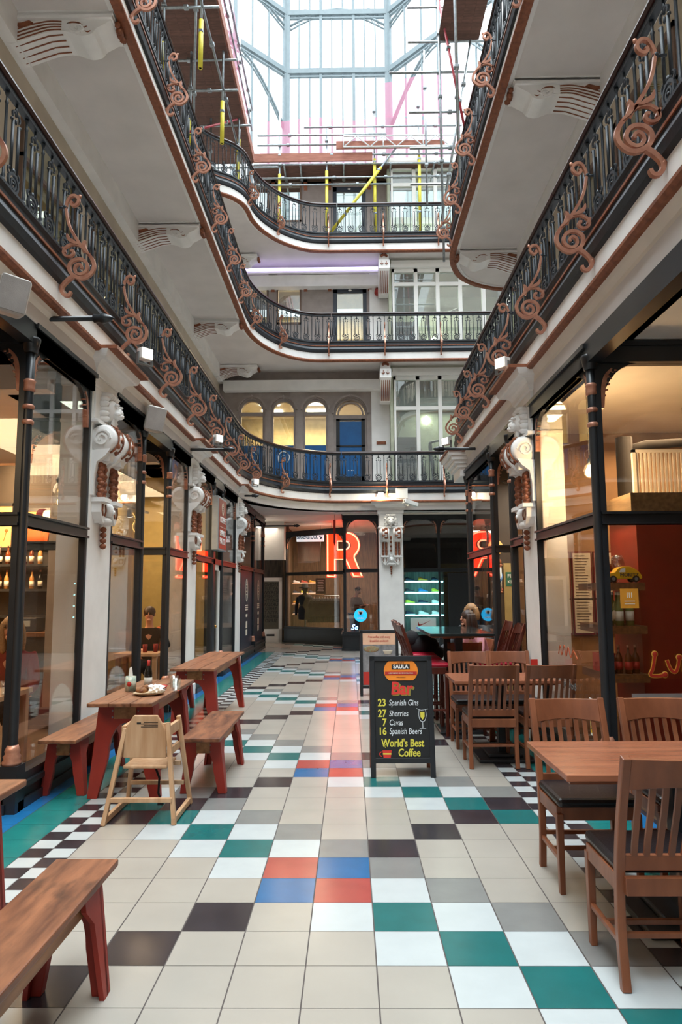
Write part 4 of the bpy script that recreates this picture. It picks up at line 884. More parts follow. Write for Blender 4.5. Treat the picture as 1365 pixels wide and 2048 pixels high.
# shelves of shoes
def shoe_proto():
    r=thing('sports_shoe','','shoe',group='sports shoes on display')
    b=MB(); V=[]
    secs=[(-.13,.030,.085),(-.10,.036,.10),(-.05,.037,.098),(-.01,.038,.075),(.04,.042,.055),(.09,.044,.046),(.125,.036,.036),(.14,.016,.028)]
    n=8
    for x,w,h in secs:
        for j in range(n):
            a=2*PI*j/n; V.append((x,w*math.cos(a),.018+max(0,h*.5+h*.5*math.sin(a))*.95))
    b.add(V,[(i*n+j,i*n+(j+1)%n,(i+1)*n+(j+1)%n,(i+1)*n+j) for i in range(len(secs)-1) for j in range(n)]+[list(range(n)),[56+j for j in range(n)]],0,True); b.build('upper',BLK,r)
    MB().prism([(-.14,-.036),(-.05,-.034),(.05,-.042),(.12,-.04),(.15,0),(.12,.04),(.05,.042),(-.05,.034),(-.14,.036)],'z',0,.022).build('sole',WHITE,r)
    return r
SHM=[mat('shoe_%d'%i,c,.6) for i,c in enumerate(('2a2f3a','c9952b','1e2c44','e8e8e6','2a7fc0','c9d33a','b5452f','46a8a0'))]
SP=shoe_proto(); first=True
def shoe(x,y,z,rz,mi,label,sc=1):
    global first
    if first: o=SP; o.location=(x,y,z); o.rotation_euler=(0,0,rz); o['label']=label; first=False
    else: o=dup(SP,(x,y,z),rz,label)
    u=o.children[0] if o.children[0].name.startswith('upper') else o.children[1]
    if mi: u.data=u.data.copy(); u.data.materials[0]=SHM[mi-1]
    if sc!=1: o.scale=(sc,)*3
    return o
CN=['black','black','yellow-ochre','navy','white','blue','lime','rust','teal']
r=thing('display_case','lit glass shoe display case on the back right with glowing shelves','display case',(1.42,18.85,.03)); 
MB().box(0,.04,0,.4,0,2.1).box(1.1,1.14,0,.4,0,2.1).box(0,1.14,0,.4,2.06,2.1).box(0,1.14,0,.4,0,.35).build('frame',BLK,r); MB().box(.04,1.1,.36,.4,.35,2.06).build('back_panel',wood('driftwood','8d9a92','5e6a66',.7,2.5,(8,8,1)),r)
for k in range(4): q=MB().box(.05,1.09,.03,.35,0,.02).build('shelf',GLW,r,(0,0,.88+.30*k)); MB().box(.05,1.09,.0,.03,-.005,.03).build('light_strip',CYAN,q)
lamp('AREA',(1.99,19.0,2.1),22,(.55,.95,1),.9,name='case_light',sy=.2)
cc=[(6,5,6),(4,3,7),(4,1,4) ,(1,3,4)]; cols=[[3,4,4],[6,3,4],[8,4,7],[4,2,3]]; cols=[[3,4,4],[6,3,4],[1,5,6],[3,2,3]]
for k in range(4):
    for i in range(3): shoe(1.62+.36*i,19.0,.935+.30*k,PI*.0+.25,cols[k][i],'%s sports shoe in the lit case, %s shelf from the bottom, %s from the left'%(CN[cols[k][i]],ORD[k],ORD[i]))
r=thing('swoosh_poster','white poster with a red swoosh tick at the foot of the shoe case','poster',(1.95,18.80,.70)); MB().box(-.34,.34,0,.01,-.2,.16).build('sheet',WHITE,r); MB().prism(cr([(-.13,.06),(-.15,-.02),(-.08,-.045),(.2,.09),(-.05,-.01),(-.11,.0),(-.13,.06)],4)[:-1],'y',-.006,0).build('tick',LBR,r)
for k,z in enumerate((.8,1.15,1.5,1.85)):
    tag(MB().box(-.55,.55,-.12,.12,-.015,.015).build('wall_shelf',PALE,loc=(-1.45,24.0,z+.0)),'shoe shelf on the far left of the shoe shop, %s from the bottom'%ORD[k],'shelf','shoe shop wall shelves')
    for i in range(4): shoe(-1.85+.27*i,23.98,z+.016,.2,(i*3+k)%8+1,'shoe on the far left shop shelf, %s row from bottom, %s from left'%(ORD[k],ORD[i]),.9)
    tag(MB().box(-.12,.12,-.3,.3,-.015,.015).build('wall_shelf',GLW,loc=(.97,19.8,z+.25-.3)),'small glass shoe shelf right of the disc, %s from the bottom'%ORD[k],'shelf','glass shoe shelves')
    for i in range(2): shoe(.92,19.62+.3*i,z+.25-.285,2.2,(i*2+k*3)%8+1,'shoe on the glass shelf right of the disc, %s row from the bottom, %s'%(ORD[k],('front','rear')[i]),.95)
# clothes rail and mannequin
r=thing('clothes_rail','chrome clothes rail in the shoe shop window','rail',(-.9,21.9,.0)); MB().tube([(-.5,0,.0),(-.5,0,1.45),(.55,0,1.45),(.55,0,.0)],.015,8).tube([(-.5,-.3,.02),(-.5,.3,.02)],.015,8).tube([(.55,-.3,.02),(.55,.3,.02)],.015,8).build('rail_frame',STEEL,r)
g=thing('hanging_jacket','black jacket hanging on the chrome rail, first from the left','jacket',(-1.3,21.9,.62),group='dark clothes on the rail'); MB().prism([(-.2,0),(.2,0),(.22,.6),(.12,.74),(-.12,.74),(-.22,.6)],'x',-.04,.04).build('body',BLKC,g,bev=.015)
MB().tube([(0,-.12,.74),(0,0,.78),(0,.12,.74)],.006,5).tube([(0,0,.78),(0,0,.83)],.005,5).build('hanger',STEEL,g)
for s in (-1,1): MB().prism([(s*.2,.66),(s*.28,.2),(s*.22,.18),(s*.14,.6)],'x',-.042,.042).build('sleeve',BLKC,g)
for i in range(11): dup(g,(-1.22+.085*i,21.9,.62),0,'%s jacket hanging on the chrome rail, %s from the left'%(('grey' if i in (6,7) else 'black'),ORD[i+1]))
r=thing('mannequin','black dressed mannequin in a wide hat left of the clothes rail','mannequin',(-1.42,21.8,0)); MB().lathe([(.01,.02),(.2,0),(.2,.02),(.02,.03),(.02,.7),(.2,.72),(.22,1.0),(.16,1.15),(.22,1.38),(.2,1.45),(.06,1.5),(.05,1.58)],n=14).build('coat',BLKC,r); MB().ball((0,0,1.66),(.09,.1,.12),12).lathe([(.2,1.68),(.2,1.70),(.1,1.72),(.09,1.82),(.001,1.83)],n=14).build('hat',BLKC,r)
for s in (-1,1): MB().tube([(s*.2,0,1.4),(s*.27,0,1.1),(s*.27,-.03,.85)],[.06,.05,.04],8).build('sleeve',BLKC,r)
r=thing('price_board','small black chalk price board hanging inside the shoe shop','sign',(-.95,22.3,1.75)); MB().box(-.16,.16,0,.02,-.25,.25).build('board',CHALK,r); MB().tube([(0,.01,.25),(0,.01,1.95)],.004,4).build('cord',BLK,r)
b=MB()
for q in range(7): b.box(-.10+.01*(q%3),.10-.015*(q%2),-.004,0,.17-.055*q,.185-.055*q)
b.build('chalk_lines',mat('chalk_grey','a8aaa5',.8),r)
# back right black panel and pool of things behind dark glass
tag(MB().box(0,.72,0,.05,.15,2.05).build('black_panel',mat('black_board','14171a',.4),loc=(2.62,18.68,0)),'tall plain black panel right of the lit shoe case','panel')

r=thing('barber_lamp','black shaded lamp with cool white light high in the barber shop window','lamp',(2.36,10.2,3.12)); MB().tube([(0,0,.1),(0,0,.43)],.012,6).lathe([(.03,.12),(.06,.08),(.13,0),(.12,0),(.05,.07),(.001,.08)],n=16).build('shade',BLK,r,rot=(.3,.5,0)); MB().ball((0,0,.02),(.09,.09,.02),10).build('bulb',emi('cool_bulb','a8cfff',8),r,rot=(.3,.5,0))
# ================================================================ ARCADE FITTINGS
def rod(x0,x1,y,z,label):
    r=thing('tie_rod',label,'rod',(x0,y,z),group='black iron rods'); L=x1-x0; MB().tube([(0,0,0),(L,0,0)],.022,10).build('bar',BLK,r); s=1 if L>0 else -1
    MB().lathe([(.022,L-s*.10),(.035,L-s*.09),(.03,L-s*.05),(.045,L-s*.02),(.03,L+s*.03),(.02,L+s*.05),(.001,L+s*.08)],n=12,ax='x').build('finial',BLK,r)
rod(-3.0,-1.98,5.4,3.79,'black iron rod with finial reaching out of the left shopfront, nearest the camera'); rod(-3.2,-1.82,10.4,3.74,'black iron rod with finial on the left, second from the camera'); rod(-2.85,-2.1,15.4,3.72,'black iron rod with finial on the left, third from the camera'); rod(2.5,1.36,10.5,3.74,'black iron rod with finial on the right side'); rod(-2.5,-1.5,19.75,3.45,'black iron rod with finial in the back left alcove')
def speaker(x,y,z,ry,label):
    r=thing('wall_speaker',label,'speaker',(x,y,z),ry,group='white wall speakers'); MB().prism([(-.12,-.10),(.12,-.10),(.09,.09),(-.09,.09)],'z',-.15,.15).build('cabinet',mat('speaker_white','c9c4bd',.5),r,bev=.03)
    MB().box(-.105,.105,-.108,-.1,-.135,.135).build('grille',mat('speaker_grille','a39d98',.7,bump=.3,bscale=300),r,bev=.01); MB().tube([(0,.08,0),(-.04,.2,-.02),(-.1,.24,0)],.02,8).build('arm',BLK,r); MB().lathe([(.05,0),(.05,.02)],n=12,ax='y').build('mount',DARK,r,(-.1,.24,0)); r.rotation_euler=(.15,.15,ry); return r
speaker(-2.29,4.5,3.58,.55,'large white wall speaker at the top left, nearest the camera').scale=(.85,.85,.85); speaker(-2.32,8.05,3.62,.45,'white wall speaker between the two near left pilasters')
def flood(x,y,z,rz,label,g='small white floodlights on the pilaster caps'):
    r=thing('floodlight',label,'light',(x,y,z),rz,group=g); MB().prism([(-.07,-.05),(.07,-.05),(.07,.05),(-.07,.05)],'z',.05,.17).build('housing',WHITE,r,bev=.01); MB().box(-.06,.06,-.055,-.05,.06,.16).build('lens',FLOOD,r); MB().box(-.09,-.08,-.02,.02,0,.12).box(.08,.09,-.02,.02,0,.12).box(-.09,.09,-.02,.02,-.005,.01).build('bracket',STEEL,r)
for i,(x,y,rz) in enumerate(((-2.12,6.95,.9),(-2.12,10.95,.9),(-2.12,15.35,.9))): flood(x,y,3.92,rz,'small white floodlight on the left pilaster cap, %s from the camera'%ORD[i])
for i,(x,y,rz) in enumerate(((1.68,7.35,-.9),(1.62,11.3,-.9))): flood(x,y,3.92,rz,'small white floodlight on the right cap, %s from the camera'%ORD[i])
flood(.80,17.66,3.92,0,'glowing floodlight on the back pilaster cap'); lamp('POINT',(.80,17.55,4.0),25,(1,.85,.6),.06,name='flood_glow')
r=thing('cctv_camera','white box CCTV camera beside the back pilaster','camera',(1.55,17.5,3.80),.5); MB().box(-.2,.2,-.06,.06,-.05,.05).build('housing',WHITE,r,bev=.01,rot=(0,.22,0)); MB().tube([(0,0,0),(0,.12,-.06),(0,.34,-.0)],.02,8).build('arm',WHITE,r); MB().lathe([(.035,-.215),(.035,-.2),(.001,-.2)],n=12,ax='x').build('lens',BLK,r,rot=(0,.22,0))
r=thing('junction_box','white junction box with black cable on the back first-floor fascia','box',(1.34,17.66,4.05)); MB().box(-.15,.15,-.04,.04,-.12,.14).build('cover',WHITE,r); MB().box(-.12,.12,-.05,.02,.14,.19).build('connector',BLK,r)
# hatch sign
r=thing('lightbox_sign','grey lightbox sign with red face reading COFFEE EXPRESS HATCH on the left','sign',(-2.41,12.3,2.32)); MB().box(-.06,.06,0,.8,0,.98).build('box',mat('sign_grey','8d9294',.5),r,bev=.012); MB().box(.061,.065,.04,.76,.04,.94).build('face',mat('sign_red','8a3324',.4,vary=.05),r)
RX=(PI/2,0,PI/2)
for t_,z,s_ in (('COFFEE',.56,.155),('EXPRESS',.32,.14),('HATCH',.17,.155)): text(t_,s_,WHITE,r,(.068,.40,z),RX,sx=1.0,off=.002)
MB().box(.066,.068,.12,.68,.43,.437).build('divider',WHITE,r); MB().ribbon([(.4+.09*math.cos(t),.77+.11*math.sin(t)) for t in [i*PI/8 for i in range(16)]],.012,.066,.069,ax='x',close=True).build('crest',LBW,r)
b=MB()
for q in range(4): b.box(.066,.069,.36,.44,.70+.04*q,.715+.04*q)
b.build('crest_lettering',LBW,r); MB().tube([(0,.1,.98),(0,.1,1.1)],.015,6).tube([(0,.7,.98),(0,.7,1.1)],.015,6).build('hanger',BLK,r)
# white shop door
r=thing('door_5',None,None,(-2.52,12.72,.03),kind='structure'); f=MB()
for q in ((0,.1,0,2.05),(.48,.6,0,2.05),(0,.6,1.95,2.05),(0,.6,0,.25)): f.box(-.02,.02,q[0],q[1],q[2],q[3])
f.build('leaf',WHITE,r); MB().box(-.004,.004,.1,.48,.25,1.95).build('pane',GL,r); MB().box(.021,.028,.02,.08,1.05,1.5).build('push_plate',mat('brass','8f6a33',.3,metal=.8),r); MB().ball((.05,.05,.92),.03,10).build('knob',mat('brass_knob','a77c3d',.25,metal=.9),r); text('Push',.04,WHITE,r,(.03,.05,1.58),RX)
W('trim_51',-2.55,-2.47,12.42,12.7,0,3.5,BLK); W('trim_52',-2.55,-2.47,12.42,13.33,2.08,2.18,BLK)
# posters on navy panels
for i,y in enumerate((16.7,18.8)):
    r=thing('panel_graphic','white crest and lines printed on the %s navy window panel at far left'%('near','far')[i],'poster',(-2.485,y,1.0),group='printed navy panels'); MB().ribbon([(.16*math.cos(t),.62+.26*math.sin(t)) for t in [k*PI/10 for k in range(20)]],.03,0,.004,ax='x',close=True).build('crest_ring',LBW,r); b=MB()
    for q in range(4): b.box(0,.004,-.09,.09,.50+.08*q,.52+.08*q)
    for q in range(3): b.box(0,.004,-.2,.2,.24-.05*q,.27-.05*q)
    b.box(0,.004,-.12,.12,-.02,.05).box(0,.004,-.12,.12,-.28,-.12).box(0,.004,-.12,.12,-.45,-.31); b.build('printed_text',LBW,r)
# lettering on the red restaurant window (pane at y=5.45)
YW=5.435; YT=mat('yellow_outline','d8a038',.5)
r=thing('window_lettering','red and yellow hand-cut letters Lunch on the red restaurant window','lettering',(2.29,YW,.915)); b=MB(); c=MB()
LT=[[(.04,.155),(.02,.06),(.0,.01),(.05,.0),(.11,.01)],[(.13,.12),(.155,.05),(.19,.03),(.215,.08),(.225,.14)],[(.255,.03),(.265,.09),(.31,.12),(.35,.09),(.36,.03)],[(.57,.15),(.50,.17),(.46,.1),(.50,.03),(.57,.05)],[(.63,.2),(.63,.03)],[(.63,.1),(.69,.14),(.72,.03)]]
for p in LT:
    q=cr(p,5); c.ribbon(q,.030,-.004,0); b.ribbon(q,.020,-.007,-.004)
for p in ((.04,.165),(.11,.01),(.225,.14)): c.ball((p[0],-.002,p[1]),(.026,.003,.026),12); b.ball((p[0],-.005,p[1]),(.020,.003,.020),12)
c.build('outline',YT,r); b.build('letters',mat('letter_red','b8321f',.5),r)
r=thing('window_band','grey frosted band lettered SHERRY jerez low on the red restaurant window','lettering',(2.14,YW,.70)); MB().box(0,1.6,-.002,.0,-.085,.085).build('band',mat('frost_band','8e8583',.6),r); text('SHERRY jerez',.125,BLK,r,(.05,-.004,0),FACE,ax='LEFT')
r=thing('paper_notice','square orange paper notice on the red restaurant window','notice',(2.09,YW,1.43)); MB().box(0,.14,-.004,0,-.0,.15).build('sheet',mat('orange_paper','e29a2c',.6),r); MB().box(.05,.056,-.006,-.004,.08,.12).box(.067,.073,-.006,-.004,.08,.12).box(.084,.09,-.006,-.004,.08,.12).box(.03,.11,-.006,-.004,.05,.056).box(.03,.11,-.006,-.004,.03,.035).build('print',LBW,r)
r=thing('warning_label','yellow electric-style warning label on white card by the copper post foot','sign',(1.925,5.70,.42),-PI/2-.0); MB().box(-.05,.05,-.004,0,0,.29).build('card',WHITE,r); MB().prism([(-.04,.15),(.04,.15),(0,.24)],'y',-.006,-.004).box(-.042,.042,-.006,-.004,.02,.13).build('yellow_area',mat('warn_yellow','f0bf1c',.5),r); MB().prism([(-.018,.165),(.018,.165),(0,.21)],'y',-.008,-.006).box(-.03,.03,-.008,-.006,.08,.088).box(-.03,.03,-.008,-.006,.05,.058).build('symbol',BLK,r)
r.rotation_euler=(0,0,-PI/2)
r=thing('script_sticker','orange script sticker on the side pane right of the near pilaster','sticker',(XR-.02,6.35,.98),-PI/2); MB().ribbon(cr([(-.28,.0),(-.22,.08),(-.18,0),(-.1,.09),(-.05,0),(.02,.08),(.08,0),(.16,.06),(.26,0)],4),.014,-.004,0).build('letters',mat('sticker_orange','b5532a',.5),r)
text('cafe tapas 5 to 8',.09,mat('faded_grey','6c6c6a',.6),r,(-.1,-.003,-.25),FACE,'small_print')
# ================================================================ SCAFFOLD
def tube_(name,a,b,label,m_=STEEL,r0=.025,g='galvanised scaffold tubes',sleeve=None):
    a=Vector(a);b=Vector(b); r=thing(name,label,'scaffold tube',tuple(a),group=g); d=b-a; MB().tube([(0,0,0),tuple(d)],r0,8).build('tube',m_,r)
    if sleeve: MB().tube([tuple(d*sleeve[0]),tuple(d*sleeve[1])],.043,10).build('yellow_sleeve',YEL,r)
    nn=max(1,int(d.length/1.4))
    for i in range(1,nn+1): MB().box(-.045,.045,-.045,.045,-.03,.03).build('coupler',STEEL,r,tuple(d*((i-.5)/nn)),bev=.012)
    return r
YSC=18.05
for i,x in enumerate((-1.88,-.57,.76,2.0)):
    tube_('scaffold_pole',(x,YSC,11.15),(x,YSC,14.9+.15*(i%2)+.8*(i>1)),'upright scaffold pole with yellow lower sleeve on the back gallery, %s from the left'%ORD[i],sleeve=(0,.52))
for i,(z,x0,x1) in enumerate(((14.45,-1.2,3.2),(14.22,-2.5,1.1),(13.93,-2.5,.9),(13.62,-2.6,3.2),(13.35,-2.6,3.3),(12.95,-2.5,3.2),(12.75,-2.5,1.2))): tube_('scaffold_ledger',(x0,YSC-.05,z),(x1,YSC-.05,z),'level scaffold tube across the back, %s from the top'%ORD[i])
tube_('yellow_brace',(-.55,YSC-.12,11.2),(1.35,YSC-.12,13.75),'diagonal scaffold brace with yellow sleeve at the back',sleeve=(.02,.78))
tag(MB().box(-1.7,1.65,0,.04,0,.24).build('toe_board',PLANKP,loc=(-.95,17.96,13.42)),'pinkish scaffold toe board at the back, lower left','board'); tag(MB().box(-1.7,1.3,0,.04,0,.22).build('toe_board',PLANKP,loc=(1.4,17.9,13.74)),'pinkish scaffold toe board at the back, upper right','board')
for i in range(6): tag(MB().box(-2.7,3.3,0,.21,0,.04).build('scaffold_board',PLANK,loc=(0,18.12+.212*i,13.38)),'brown scaffold board of the back platform, %s from the front'%ORD[i],'board','back platform boards')
for i,x in enumerate((-1.75,-1.3,-.1,1.2,2.4)): tube_('transom',(x,17.9,13.3),(x,19.4,13.3),'short tube under the back platform, %s from the left'%ORD[i])
r=thing('lattice_girder','white aluminium lattice girder across the back scaffold, right half','girder',(-.1,17.85,13.75)); L=3.3; b=MB().tube([(0,0,0),(L,0,0)],.024,8).tube([(0,0,.32),(L,0,.32)],.024,8)
for i in range(9): x=i*L/9; b.tube([(x,0,.32 if i%2 else 0),(x+L/9,0,0 if i%2 else .32)],.017,6)
for i in (0,3,6,9): b.tube([(i*L/9,0,0),(i*L/9,0,.32)],.015,6)
b.build('truss',METW,r)
# left side platform above the widened third floor
for i in range(8): tag(MB().box(0,.215,5.2,17.4,0,.045).build('scaffold_board',PLANK,loc=(-2.75-.217*i,0,13.0)),'long brown scaffold board of the left platform, %s from the void'%ORD[i],'board','left platform boards')
tag(MB().box(0,.04,5.2,17.4,0,.26).build('toe_board',PLANKP,loc=(-2.54,0,13.05)),'long pinkish toe board along the left scaffold platform','board')
for i,y in enumerate((7.2,9.3,11.4,13.5,15.6,17.3)):
    for j,x in enumerate((-2.62,-3.3)):
        tube_('scaffold_pole',(x,y,9.2 if j==0 and 0 else 10.9),(x,y,15.2 if j==0 else 13.4),'left scaffold upright, %s from the camera, %s row'%(ORD[i],('void side','wall side')[j]),sleeve=(0,.30 if j else .22))
    tube_('scaffold_transom',(-4.4,y+.12,12.9),(-2.35+.5*(i==5),y+.12,12.9),'level tube under the left platform, %s from the camera'%ORD[i])
for i,z in enumerate((12.1,13.6,14.1,14.7)): tube_('scaffold_ledger',(-2.6,5.4,z),(-2.6,17.6,z),'long tube along the left scaffold, %s from the bottom'%ORD[i],RTUBE if i in (1,) else STEEL)
for i,(a,b_) in enumerate((((-3.3,7.4,11.1),(-2.62,9.4,12.9)),((-2.7,11.3,12.9),(-3.2,13.4,11.1)),((-3.3,13.4,11.1),(-2.65,15.5,12.9)),((-2.62,15.7,12.8),(-3.0,17.3,11.2)))): tube_('scaffold_brace',a,b_,'diagonal brace of the left scaffold, %s from the camera'%ORD[i],RTUBE if i==2 else STEEL,sleeve=(.1,.6) if i==3 else None)
for i,y in enumerate((9.3,11.4,13.5)): tube_('scaffold_transom',(-3.5,y,12.1),(-2.3,y,12.1),'short level tube below the left platform, %s from the camera'%ORD[i],RTUBE if i==0 else STEEL)
# right side scaffold
for i in range(4): tag(MB().box(0,.215,6,13.6,0,.045).build('scaffold_board',PLANK,loc=(1.95+.217*i,0,13.2)),'brown scaffold board of the right platform, %s from the void'%ORD[i],'board','right platform boards')
for i,(x,y) in enumerate(((1.86,10.8),(1.95,13.4),(2.3,13.4),(2.0,16.4))):
    tube_('scaffold_pole',(x,y,8.2 if y<15 else 11.2),(x,y,15.4),'right scaffold upright, %s from the camera'%ORD[i])
for i,z in enumerate((9.9,10.7,11.5,12.4,13.1,13.9)): tube_('scaffold_transom',(.9 if i==3 else 1.3,13.45,z),(3.0,13.45,z),'level tube of the right scaffold, %s from the bottom'%ORD[i])
for i,(a,b_) in enumerate((((1.9,13.3,9.0),(2.6,13.3,13.0)),((2.3,12.6,10.5),(1.9,13.6,14.8)))): tube_('scaffold_brace',a,b_,'diagonal brace of the right scaffold, %s'%('lower','upper')[i],RTUBE if i else STEEL)
# pink netting
def net(pts,name,label,m_=PINK):   # pts: list of (x,y,zb,zt)
    b=MB(); n=len(pts); V=[]
    for x,y,z0,z1 in pts: V+=[(x,y,z0+(z1-z0)*k/4) for k in range(5)]
    V=[(x+.02*math.sin(7*x+5*z),y+.02*math.sin(9*y+6*z),z) for x,y,z in V]
    b.add(V,[(i*5+j,(i+1)*5+j,(i+1)*5+j+1,i*5+j+1) for i in range(n-1) for j in range(4)],0,True); return tag(b.build(name,m_),label,'netting')
net([(-2.5+.3*i,18.35,13.6,14.95-.06*math.sin(i*.9)) for i in range(20)],'debris_netting','pale pink debris netting across the back of the scaffold')
net([(-2.62,5.5+.6*i,13.2,15.0+.15*math.sin(i)) for i in range(20)],'debris_netting','pink debris netting along the left scaffold guard rail')
net([(.9+.25*i,18.2,14.9,15.9+.05*i) for i in range(12)],'debris_netting','deeper pink strip of debris netting high on the right')
# ================================================================ GLASS ROOF
def glaz(p0,p1,z0,z1,n,label,cols=True,ov=.0):
    ux,uy=p1[0]-p0[0],p1[1]-p0[1]; l_=math.hypot(ux,uy); p0=(p0[0]+ux/l_*.07,p0[1]+uy/l_*.07); p1=(p1[0]-ux/l_*.07,p1[1]-uy/l_*.07)
    r=thing(wname(),None,None,(0,0,0),kind='structure'); b=MB(); P=[(p0[0]+(p1[0]-p0[0])*i/n,p0[1]+(p1[1]-p0[1])*i/n) for i in range(n+1)]
    for i,(x,y) in enumerate(P):
        w=.13 if i in (0,n) else (.11 if i%3==0 else .055); b.beam((x,y,z0),(x,y,z1-.0),w,w,upv=(uy/l_,-ux/l_,0) if 1 else (0,1,0))
    b.beam((*p0,z1-.11),(*p1,z1-.11),.16,.2); b.beam((*p0,z1-.32),(*p1,z1-.32),.1,.05)
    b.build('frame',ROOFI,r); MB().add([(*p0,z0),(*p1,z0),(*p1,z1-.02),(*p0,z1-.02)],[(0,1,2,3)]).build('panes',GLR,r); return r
def archrib(p0,p1,z,rise,label):
    r=thing('roof_arch',label,'roof arch',(0,0,0),group='white iron roof arches'); b=MB(); n=16
    pts=[(p0[0]+(p1[0]-p0[0])*i/n,p0[1]+(p1[1]-p0[1])*i/n,z+rise*math.sin(PI*i/n)) for i in range(n+1)]
    for dz,w in ((0,.10),(-.18,.07)):
        b.tube([(x,y,q+dz) for x,y,q in pts],w/2,6)
    for i in range(1,n): b.tube([(pts[i][0],pts[i][1],pts[i][2]-.18),(pts[i-1][0],pts[i-1][1],pts[i-1][2])],.018,5)
    for i in (1,2,3,n-3,n-2,n-1):
        x,y,q=pts[i]; top=z+rise+.1; b.ribbon([(x+.14*math.cos(t),(q+top)/2+.14*math.sin(t)) for t in [k*PI/5 for k in range(10)]],.02,y-.01,y+.01,close=True) if abs(p0[1]-p1[1])<.1 else None
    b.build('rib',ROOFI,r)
A=[(-5.6,13),(-5.6,20.8),(-2.27,24),(1.57,24),(4.9,20.6),(4.9,13)]
for i in range(5):
    n=(8,6,9,6,8)[i]
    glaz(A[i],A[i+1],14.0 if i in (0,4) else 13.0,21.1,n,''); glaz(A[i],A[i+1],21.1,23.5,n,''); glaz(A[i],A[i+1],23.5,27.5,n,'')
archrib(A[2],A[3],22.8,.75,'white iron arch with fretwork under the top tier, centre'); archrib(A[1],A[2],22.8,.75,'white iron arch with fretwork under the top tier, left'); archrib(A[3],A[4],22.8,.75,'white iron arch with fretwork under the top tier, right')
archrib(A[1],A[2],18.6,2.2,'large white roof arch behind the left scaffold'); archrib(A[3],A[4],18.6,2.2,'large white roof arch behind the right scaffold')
# block outside seen hazily through the roof glass
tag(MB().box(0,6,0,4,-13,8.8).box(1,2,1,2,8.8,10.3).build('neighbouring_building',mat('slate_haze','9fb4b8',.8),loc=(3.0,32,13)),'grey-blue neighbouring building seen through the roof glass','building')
# ================================================================ CHAIRS AND TABLES, RIGHT
def chair_proto(name,seatz,h,wm,sm,group,slats=7,foot=False):
    r=thing(name,'','chair',group=group); w=.205; d=.41
    # local: back at y=0 (towards camera), seat extends to +y
    for s in (-1,1):
        MB().ribbon(cr([(.02,0),(.045,seatz*.5),(.03,seatz),(-.01,seatz+.2),(-.10,h)],4),.036,s*w-.018,s*w+.018,ax='x').build('rear_leg',wm,r,bev=.004)
        MB().prism([(-.018,seatz-.04),(.018,seatz-.04),(.014,0),(-.014,0)],'y',-.018,.018).build('front_leg',wm,r,(s*(w-.0),d-.02,0),bev=.003)
        MB().box(-.011,.011,.03,d-.03,0,.022).build('side_stretcher',wm,r,(s*w,0,seatz*.36),bev=.003)
    yb=lambda z: .03-.13*max(0,(z-seatz)/(h-seatz))**1.15
    b=MB(); n=10; z0,z1=h-.135,h-.005; V=[]   # curved top rail
    for i in range(n+1):
        x=-w+.0+2*w*i/n; q=.028*math.sin(PI*i/n); low=.018*math.sin(PI*i/n)
        for (z,o) in ((z0+low,-.012),(z0+low,.012),(z1,.012),(z1,-.012)): V.append((x,yb(z)-q+o,z))
    b.add(V,[(4*i+j,4*i+(j+1)%4,4*i+4+(j+1)%4,4*i+4+j) for i in range(n) for j in range(4)]+[(0,1,2,3),(4*n+3,4*n+2,4*n+1,4*n)]); b.build('top_rail',wm,r,bev=.004)
    z2=seatz+.045
    MB().box(-w,w,yb(z2)-.012,yb(z2)+.012,z2-.03,z2+.03).build('lower_rail',wm,r,bev=.003)
    for i in range(slats):
        x=-w+.055+(2*w-.11)*i/(slats-1); q=.026*math.sin(PI*(x+w)/(2*w)); b=MB(); P=[]
        for k in range(7):
            z=z2+.02+(z0+.03-z2-.02)*k/6; P.append((yb(z)-q*min(1,k/4)+.0,z))
        b.ribbon(P,.012,x-.012,x+.012,ax='x').build('slat',wm,r)
    f=MB().box(-w+.01,w-.01,-.01,.02,-.075,-.005).box(-w+.01,w-.01,d-.045,d-.015,-.075,-.005).box(-w-.014,-w+.014,.02,d-.02,-.075,-.005).box(w-.014,w+.014,.02,d-.02,-.075,-.005); f.build('seat_frame',wm,r,(0,0,seatz),bev=.003)
    MB().box(-w-.012,w+.012,.025,d+.012,-.006,.042).build('seat_cushion',sm,r,(0,0,seatz),bev=.02)
    MB().box(-w,w,-.01,.01,0,.022).build('rear_stretcher',wm,r,(0,.05,seatz*.42),bev=.003); MB().box(-w,w,-.01,.01,0,.022).build('cross_stretcher',wm,r,(0,d*.55,seatz*.36),bev=.003)
    if foot: MB().box(-w,w,-.012,.012,0,.03).build('foot_rail',wm,r,(0,d-.02,.22),bev=.003)
    return r
GC='brown slat-back dining chairs'
C0=chair_proto('dining_chair',.44,.92,CW,LEA,GC)
C0.location=(1.28,2.92,0); C0['label']='brown slat-back chair nearest the camera, its back towards the camera'
for x,y,rz,L in ((1.30,4.22,PI,'brown slat-back chair tucked under the far side of the front table, left one'),(1.84,4.24,PI,'brown slat-back chair beyond the front table, right one, cut by the picture edge'),
    (1.27,6.36,0,'brown slat-back chair at the second table, camera side, left one'),(1.77,6.36,0.02,'brown slat-back chair at the second table, camera side, right one'),
    (1.27,7.56,PI,'brown slat-back chair at the second table, far side, left one'),(1.70,7.56,PI,'brown slat-back chair at the second table, far side, right one')): dup(C0,(x,y,0),rz,L)
